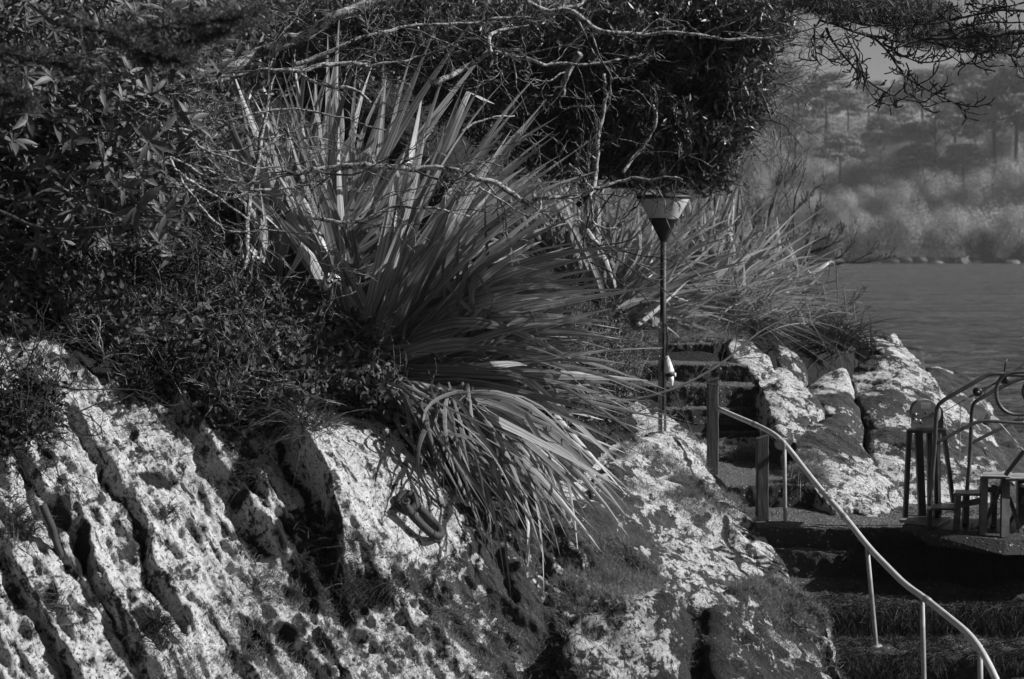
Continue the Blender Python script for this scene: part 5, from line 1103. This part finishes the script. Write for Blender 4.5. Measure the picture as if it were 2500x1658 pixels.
# ---- dark pine boughs hanging in at upper right
pine = thing('overhanging_pine', P(2650, 400, 8.0), 'dark pine boughs with drooping bare twigs hanging into the sky at upper right', 'pine')
PB = [(cp(c3, [(1900,150),(1700,155),(1500,160),(1380,170),(1250,185),(1120,195),(1040,175),(950,150),(860,120),(760,90)]), 26, 9), (cp(c3, [(960,150),(1050,205),(1110,290),(1150,350),(1220,400),(1300,450),(1380,480),(1490,497)]), 11, 6),
      (cp(c3, [(790,130),(830,210),(890,290),(950,350),(1030,410),(1080,440),(1160,462),(1260,470)]), 13, 5), (cp(c3, [(730,110),(733,200),(742,270),(768,302)]), 9, 6), (cp(c3, [(870,150),(930,240),(950,310),(955,370),(1000,440),(1047,486)]), 9, 5),
      (cp(c3, [(1800,200),(1600,230),(1480,250),(1460,290),(1500,318),(1560,325)]), 12, 6), (cp(c3, [(1240,190),(1400,220),(1560,240),(1720,260)]), 10, 6), (cp(c3, [(1050,205),(1150,260),(1250,290),(1330,280),(1370,255)]), 9, 5),
      (cp(c3, [(1800,60),(1600,40),(1420,80),(1250,110),(1050,120),(900,100)]), 16, 7), (cp(c3, [(1900,-40),(1700,20),(1560,30),(1420,20)]), 10, 5), (cp(c3, [(1700,110),(1600,100),(1500,110),(1350,140)]), 8, 5)]
ts = []
for pts, w0, w1 in PB:
    D = 7.6 + rng.normal() * .2; pth = smoothpath(A([P(u, v, D) for u, v in pts]), 36); pth += np.c_[vnoise(pth * 7), 0 * pth[:, 0], vnoise(pth * 7 + 30)] * .015; r = np.linspace(w0, w1, 36) * .53 * .5 * px(D) * (1 + .25 * vnoise(pth * 30)); MB().tube(pth, r, 7).build('bough', BARKD, pine)
    L = np.linalg.norm(np.diff(pth, axis=0), axis=1).sum(); n = int(L / .055); j = rng.integers(2, 34, n); T_ = unit(pth[j + 1] - pth[j]); ts.append((pth[j], T_ * .7 + rng.normal(size=(n, 3)) * A([.6, .5, .6]) + A([0, 0, .1]), rng.uniform(.06, .26, n), np.full(n, .0075)))
st_ = np.concatenate([a[0] for a in ts]); di = np.concatenate([a[1] for a in ts]); Ls = np.concatenate([a[2] for a in ts]); rs = np.concatenate([a[3] for a in ts])
lv = grow(st_, di, Ls, rs, 2, K=6, wob=.3, nchild=3, ang=.7, shrink=.7, bias=A([0, 0, .5]), rmin=.006); twigmesh(lv, (5, 4)).build('twigs', BARKD, pine, kind='stuff')
NEED = mat_leaf('pine_needle', .02, .07, .6, .1, 4)
def needles(pts, T_, per, L, W):
    n = len(pts) * per; B = np.repeat(pts, per, 0); ax = np.repeat(unit(T_), per, 0); d = unit(ax * .8 + rv(n)); return leaves(B, d, rv(n), L * (.7 + .5 * rng.random(n)), W, .1)
cpn = crown_pts([(2080,10,7.8,110,50,.4,1),(2220,30,8,130,40,.4,1),(2320,90,8.1,150,34,.4,.8),(1990,-10,7.8,90,40,.4,1),(2420,100,8,80,36,.3,.7)], 2600); V, T = needles(cpn, rv(len(cpn)), 12, .09, .006); put('needles', V, T, None, NEED, pine, kind='stuff')
# blurred near conifer sprays at upper left
sprays = [[(-40,130),(60,140),(160,150),(230,180)], [(140,60),(260,80),(360,70),(470,60),(600,40)], [(330,100),(420,110),(500,95),(560,70)], [(250,60),(330,130),(450,150)], [(420,60),(520,50),(620,32)], [(-60,230),(20,220),(60,240)]]
sp = thing('near_conifer', P(-300, 60, 4.2), 'out of focus conifer sprays close to the camera at upper left', 'conifer'); nv = []; tv = []
for pts in sprays:
    D = 4.2 + rng.normal() * .15; pth = smoothpath(A([P(u, v, D) for u, v in pts]), 30); MB().tube(pth, [.008, .004], 5).build('bough', BARKD, sp); j = np.repeat(np.arange(1, 29), 7); T_ = unit(pth[j + 1] - pth[j])
    n = len(j); C_ = np.stack([pth[j] + unit(T_ * .9 + rng.normal(size=(n, 3)) * .5) * (rng.uniform(.05, .13, (n, 1)) * s_) for s_ in (0,)], 1)
    d = unit(T_ * .9 + rng.normal(size=(n, 3)) * .5); L = rng.uniform(.05, .16, (n, 1))
    for s_ in np.linspace(0, 1, 9): nv.append(pth[j] + d * L * s_); tv.append(d)
V, T = needles(np.concatenate(nv), np.concatenate(tv), 6, .02, .0035); put('needles', V, T, None, NEED, sp, kind='stuff')
# ================================================================== FAR SHORE
def PD(u, v, dist): return P(u, v, dist / S)
hu = np.linspace(-2500, 5200, 120); hd = np.concatenate([np.linspace(405, 480, 14)[:-1], np.linspace(480, 1100, 34)]); HU, HD = np.meshgrid(hu, hd)
HX = (HU - 1250) / F * HD; rise = np.clip((HD - 412) / 330, 0, 1)
crest = np.interp(HU, [-2500, 1700, 1850, 2050, 2300, 2500, 5200], [84, 84, 78, 69, 67, 68, 74])
HZ = -1.5 + 3.0 * smooth01((HD - 408) / 10) + crest * smooth01(rise * .9) + fbm(np.stack([HX, HD, 0 * HD], -1).reshape(-1, 3) * .02, 3).reshape(HX.shape) * 9 * rise
HV = np.stack([HX, HD, HZ], -1).reshape(-1, 3); rr_, cc_ = HX.shape; ii = (np.arange(rr_ - 1)[:, None] * cc_ + np.arange(cc_ - 1)[None])
HILLM = mat_plain('hill_undergrowth', .01, .04, .95, 0, .25, 0, 0, 8)
put('far_hill', HV, None, np.stack([ii, ii + 1, ii + cc_ + 1, ii + cc_], -1).reshape(-1, 4), HILLM, origin=A([0, 600., 0]), kind='structure')
def hz(x, y):
    u = 1250 + x / y * F; i = np.clip(np.searchsorted(hd, y), 1, len(hd) - 1); j = np.clip(np.searchsorted(hu, u), 1, len(hu) - 1); return HZ[i, j]
FARL = mat_leaf('far_foliage', .09, .44, .8, .25, .3); FARP_ = mat_leaf('far_pine_foliage', .08, .24, .8, .2, .3); FARD = mat_leaf('far_foliage_dark', .03, .1, .8, .2, .3); FART = mat_plain('far_trunk', .006, .02, .9); FARP = mat_plain('far_pale_trunk', .12, .25, .9)
def fprint(v): return v
def clumpmesh(name, ells, n, size, mat):
    E = A(ells, float); w_ = E[:, 3] * E[:, 4] * E[:, 5]; ch = rng.choice(len(E), n, p=w_ ** .7 / (w_ ** .7).sum()); q = rv(n) * (rng.random((n, 1)) ** .25)
    c_ = E[ch, :3] + q * E[ch, 3:6]; d = rv(n); N = unit(q * A([1, 1, 1.6]) + rng.normal(size=(n, 3)) * .22); V, T = leaves(c_, np.cross(N, d), N, size * (.6 + .8 * rng.random(n)), size * .7, .2); return mesh(name, V, T, None, mat)
def bush_ells(k):
    e = []
    for i in range(k): a = rng.random() * 6.28; r = rng.random() * .7; e.append((math.cos(a) * r, math.sin(a) * r, .25 + .45 * rng.random() * (1 - r * .5), .3 + .22 * rng.random(), .3 + .22 * rng.random(), .24 + .18 * rng.random()))
    return e
BUSH = [clumpmesh('crown', bush_ells(11), 20000, .024, FARL) for _ in range(4)] 
def pine_ells(k):
    e = []
    for i in range(k): h_ = .5 + .5 * i / k; r = (1.05 - h_) * .36 + .05; a = rng.random() * 6.28; e += [(math.cos(a + j * 2.2) * r, math.sin(a + j * 2.2) * r, h_ + rng.normal() * .015, .11 + .09 * rng.random(), .12, .044 + .018 * rng.random()) for j in range(3)]
    return e
PINE = [clumpmesh('crown', pine_ells(7), 4200, .034, FARP_) for _ in range(3)] + [clumpmesh('crown', pine_ells(5), 3600, .034, FARD) for _ in range(2)]
def trunkmesh(h, r, mat, fork=False, crooked=.01):
    mb = MB(); p = A([(0, 0, -.05), (crooked, 0, h * .3), (-crooked, 0, h * .6), (0, 0, h)]); mb.tube(p, [r, r * .8, r * .4], 6, 8)
    if fork:
        for i in range(9): z = h * (.3 + .08 * i); a = i * 2.4; d = A([math.cos(a), math.sin(a) * .6, 1.1]) * (.32 - .02 * i); mb.tube(A([(0, 0, z), d * .5 + A([0, 0, z]), d + A([0, 0, z + .06])]), [r * .5, r * .15], 4, 6)
    V = np.concatenate(mb.V); return mesh('trunk', V, np.concatenate(mb.T), np.concatenate(mb.Q), mat)
TRK = trunkmesh(.95, .02, FART); TRKB = trunkmesh(.95, .03, FART, True); TRKP = trunkmesh(.9, .014, FARP, True)
def fbush(u, vb, dist, wpx, hpx, lab, me, zup=None):
    c_ = PD(u, vb, dist); kx = dist / F; rt = thing('shore_bush', c_, lab, 'bush', 'pale rounded bushes along the far shore'); o = bpy.data.objects.new('crown', me); col.objects.link(o); o.parent = rt; o.scale = (wpx * kx * .5, wpx * kx * .5, hpx * kx); o.rotation_euler.z = rng.random() * 6; return rt
BL = [(1980,641,418,130,120),(2085,640,415,170,160),(2190,640,414,190,185),(2300,640,415,190,170),(2400,640,416,170,150),(2480,640,414,150,165),(2560,640,414,170,160),(1900,640,425,150,100),(1800,640,430,170,110),(2640,640,414,200,170),(1700,640,430,200,120),
      (2040,560,450,160,110),(2150,540,455,170,110),(2260,520,460,180,120),(2370,520,460,170,110),(2470,500,460,190,130),(1950,560,455,150,120),(2580,510,460,200,130),(2080,480,490,170,110),(2200,450,495,170,110),(2330,440,500,170,100),(2440,420,500,180,120),(1960,470,500,150,110),(1880,520,480,150,130),(1820,440,510,170,150),(2000,410,530,160,90),(2140,390,540,180,90),(2280,370,550,170,90),(2400,350,550,170,90),(2550,380,550,200,120),(1780,540,470,150,120)]
BLAB = ['narrow pale bush at the left end of the far shoreline','wide pale bush behind the long low shore rock','tallest pale bush on the far shoreline','pale shore bush above the domed rock','pale shore bush beside the black hollow','pale shore bush cut by the right frame edge',
 'bush beyond the right edge of the far shore','pale bush behind the headland twigs at the waterline','shore bush hidden by the headland flax','farthest right bush outside the frame','shore bush hidden behind the bare shrubs',
 'second row bush above the narrow shoreline bush','second row bush above the wide shoreline bush','second row bush above the tallest shoreline bush','second row bush above the domed rock','big second row bush above the black hollow','second row bush at the tips of the leaning shrub','second row bush past the right edge',
 'third row bush below the white stemmed tree','third row bush at the foot of the forked bare tree','third row bush below the broad pine','third row bush at the foot of the tall straight pine','third row bush beside the leaning bare shrub','third row bush behind the leaning bare shrub','wide bush behind the slender bare saplings',
 'high bush under the flat topped pine','high bush below the drooping bough tips','high bush right of the forked bare tree','high bush left of the tall straight pine','high bush cut by the right frame edge','bush showing through the tall blurred shrub']
for i, (u, vb, dist, w_, h_) in enumerate(BL): fbush(u, vb, dist, w_ * 1.15, h_ * (.95 if i < 11 else 1.05), BLAB[i], BUSH[i % 4])
def ftree(u, vb, vt, dist, kind, lab, spread=1.0):
    c_ = PD(u, vb, dist); h_ = (vb - vt) * dist / F; rt = thing('far_pine' if kind < 5 else 'far_bare_tree', c_, lab, 'tree', 'trees on the far slope'); 
    o = bpy.data.objects.new('trunk', TRK if kind < 5 else (TRKB if kind == 5 else TRKP)); col.objects.link(o); o.parent = rt; o.scale = (h_,) * 3
    if kind < 5: o = bpy.data.objects.new('crown', PINE[kind]); col.objects.link(o); o.parent = rt; o.scale = (h_ * spread * 1.15, h_ * spread, h_); o.rotation_euler.z = rng.random() * 6
FT = [(2016,345,178,520,3,'dark flat topped pine standing clear against the sky left of centre',1.4),(2283,395,245,500,5,'dark forked bare tree in the middle of the far slope',1),(2478,425,150,470,1,'tall straight black trunked pine near the right edge',1.1),(2095,405,270,510,6,'pale bare white stemmed tree below the drooping bough',1),
      (2150,400,280,530,0,'slim pine just right of the pale bare tree',1.3),(2190,380,250,540,1,'layered pine left of the forked bare tree',1.4),(2225,390,300,520,2,'short layered pine touching the forked bare tree',1.3),(2330,420,230,520,0,'broad pine just right of the forked bare tree',1.4),
      (2425,450,190,480,2,'pale layered pine left of the tall straight one',1.3),(2380,380,200,560,1,'distant pine between the broad and the layered pines',1.4),(1940,420,230,540,0,'pale pine left of the flat topped one',1.3),(1880,420,140,520,2,'feathery pine near the evergreen edge',1.2),(2070,330,220,600,1,'soft far pine right of the flat topped one',1.5),
      (2120,330,200,620,2,'far pine on the ridge behind the drooping bough',1.5),(2250,330,170,620,0,'ridge pine above the forked bare tree',1.5),(2320,320,160,620,2,'ridge pine behind the broad pine',1.5),(2400,320,140,600,1,'ridge pine high at right',1.5),(2470,330,130,600,0,'highest ridge pine at the right edge',1.5),(2540,420,150,480,2,'pine cut by the right edge of the frame',1.3),
      (1830,400,190,560,1,'blurred pine partly hidden by the evergreen shrub',1.3),(2050,440,320,480,1,'small pine in the lower left of the slope',1.5),(2240,460,350,470,2,'low pine above the tall shore bush',1.5),(2350,460,350,465,0,'low pine left of the black gap',1.5),(1960,330,230,620,2,'pale ridge pine at the left end of the slope',1.5),(2190,330,210,640,1,'far soft pine in the middle of the ridge',1.5)]
for u, vb, vt, dist, kd, lab, spd in FT: ftree(u, vb, vt, dist, kd, lab, spd)
for u, w_, h_, lab in [(2012,90,76,'black leaf clump standing for the shaded hollow in the bushes at the left end of the far shore'),(2400,84,86,'black leaf clump standing for the shaded hollow between the two bright shore bushes at right'),(2495,60,66,'black leaf clump standing for the shaded gap at the right edge of the far shore')]:  # near-black clumps added to imitate shade in gaps between the shore bushes
    o = clumpmesh('shade_clump', bush_ells(8), 2600, .09, HEATH); c_ = PD(u, 640, 409.5); kx = 409 / F; ob = bpy.data.objects.new('shade_clump', o); col.objects.link(ob); ob.location = Vector(c_); ob.scale = (w_ * kx * .6, 3, h_ * kx); tag(ob, lab, 'bush')
# unbroken wood behind
n = 5200; uu = rng.uniform(1400, 3000, n); dist = rng.uniform(470, 760, n); xx = (uu - 1250) / F * dist; zz = hz(xx, dist); c_ = np.c_[xx, dist, zz + rng.uniform(0, 7, n)]
per = 14; nn = n * per; B = np.repeat(c_, per, 0) + rng.normal(size=(nn, 3)) * A([1.8, 1.8, .8]); V, T = leaves(B, rv(nn), unit(rng.normal(size=(nn, 3)) + A([0, 0, 1.3])), .9, .7, .2); tag(put('far_wood', V, T, None, FARL), 'pale mixed wood covering the far hillside', 'wood', kind='stuff')
# shoreline rocks
SR = [(2180,636,30,11,'flat pale shore rock left of the domed one'),(2215,633,24,12,'small pale rock beside the flat one on the far shore'),(2250,632,26,10,'low pale rock in the middle of the far shore'),(2350,641,44,26,'domed pale rock, the biggest on the far shore'),(2385,640,34,12,'low rock right of the domed one'),(2470,640,40,14,'shore rock under the right dark gap'),(2040,634,50,10,'long low rock at the left end of the far shore'),(2290,640,30,9,'dark wet rock left of the domed one'),(2130,640,44,8,'dark flat rock at the far waterline'),(1960,641,40,9,'faint rock at the far waterline behind the headland')]
FR = mat_plain('shore_rock', .02, .2, .9, 0, .5, .5, .1)
for u, v, w_, h_, lab in SR:
    Vd, T = ico(4); c_ = PD(u, v + 4, 409); kx = 409 / F; w_ *= .8; h_ *= .75; V = Vd * A([w_ * kx * .6, w_ * kx * .5, h_ * kx]) ; V = V + Vd * (fbm(Vd * 2.5 + u, 3) * .35 * h_ * kx)[:, None]; tag(put('shore_rock', V + c_, T, None, FR), lab, 'rock', 'rocks on the far shore')
# haze over the lake
m = bpy.data.materials.new('haze'); m.use_nodes = True; t = m.node_tree; t.nodes.remove(t.nodes['Principled BSDF']); pv = nd(t, 'ShaderNodeVolumePrincipled'); pv.inputs['Color'].default_value = (.75, .75, .75, 1); pv.inputs['Density'].default_value = .00022; t.links.new(pv.outputs[0], t.nodes['Material Output'].inputs['Volume'])
V = A([(x, y, z) for x in (-1500, 1500) for y in (-20, 1150) for z in (-3, 105)], float); Q = A([[0, 1, 3, 2], [4, 6, 7, 5], [0, 4, 5, 1], [2, 3, 7, 6], [0, 2, 6, 4], [1, 5, 7, 3]]); put('haze', V, None, Q, m, kind='stuff', smooth=False)
# ================================================================== SMALL THINGS
PET = mat_leaf('petal', .45, .75, .6, .3, 4)
for (u, v), lab in [(c1(1165,1172), 'pale ragged blossom among the ivy at the foot of the slender trunk'), (c1(1530,1285), 'pale blossom cluster beside the flax base above the leafy bush')]:
    c_ = P(u, v, 8.1); n = 26; V, T = leaves(c_ + rng.normal(size=(n, 3)) * .035, rv(n) + A([0, -.4, .3]), rv(n), .05, .03, .3); fb = thing('blossom', c_, lab, 'flower'); put('petals', V, T, None, PET, fb, kind='stuff')
    lv = grow(np.repeat(c_[None], 5, 0), rng.normal(size=(5, 3)) + A([0, .3, -1]), np.full(5, .3), np.full(5, .008), 2, K=5, wob=.2, nchild=2); twigmesh(lv, (4, 3)).build('stem', TWIGD, fb)
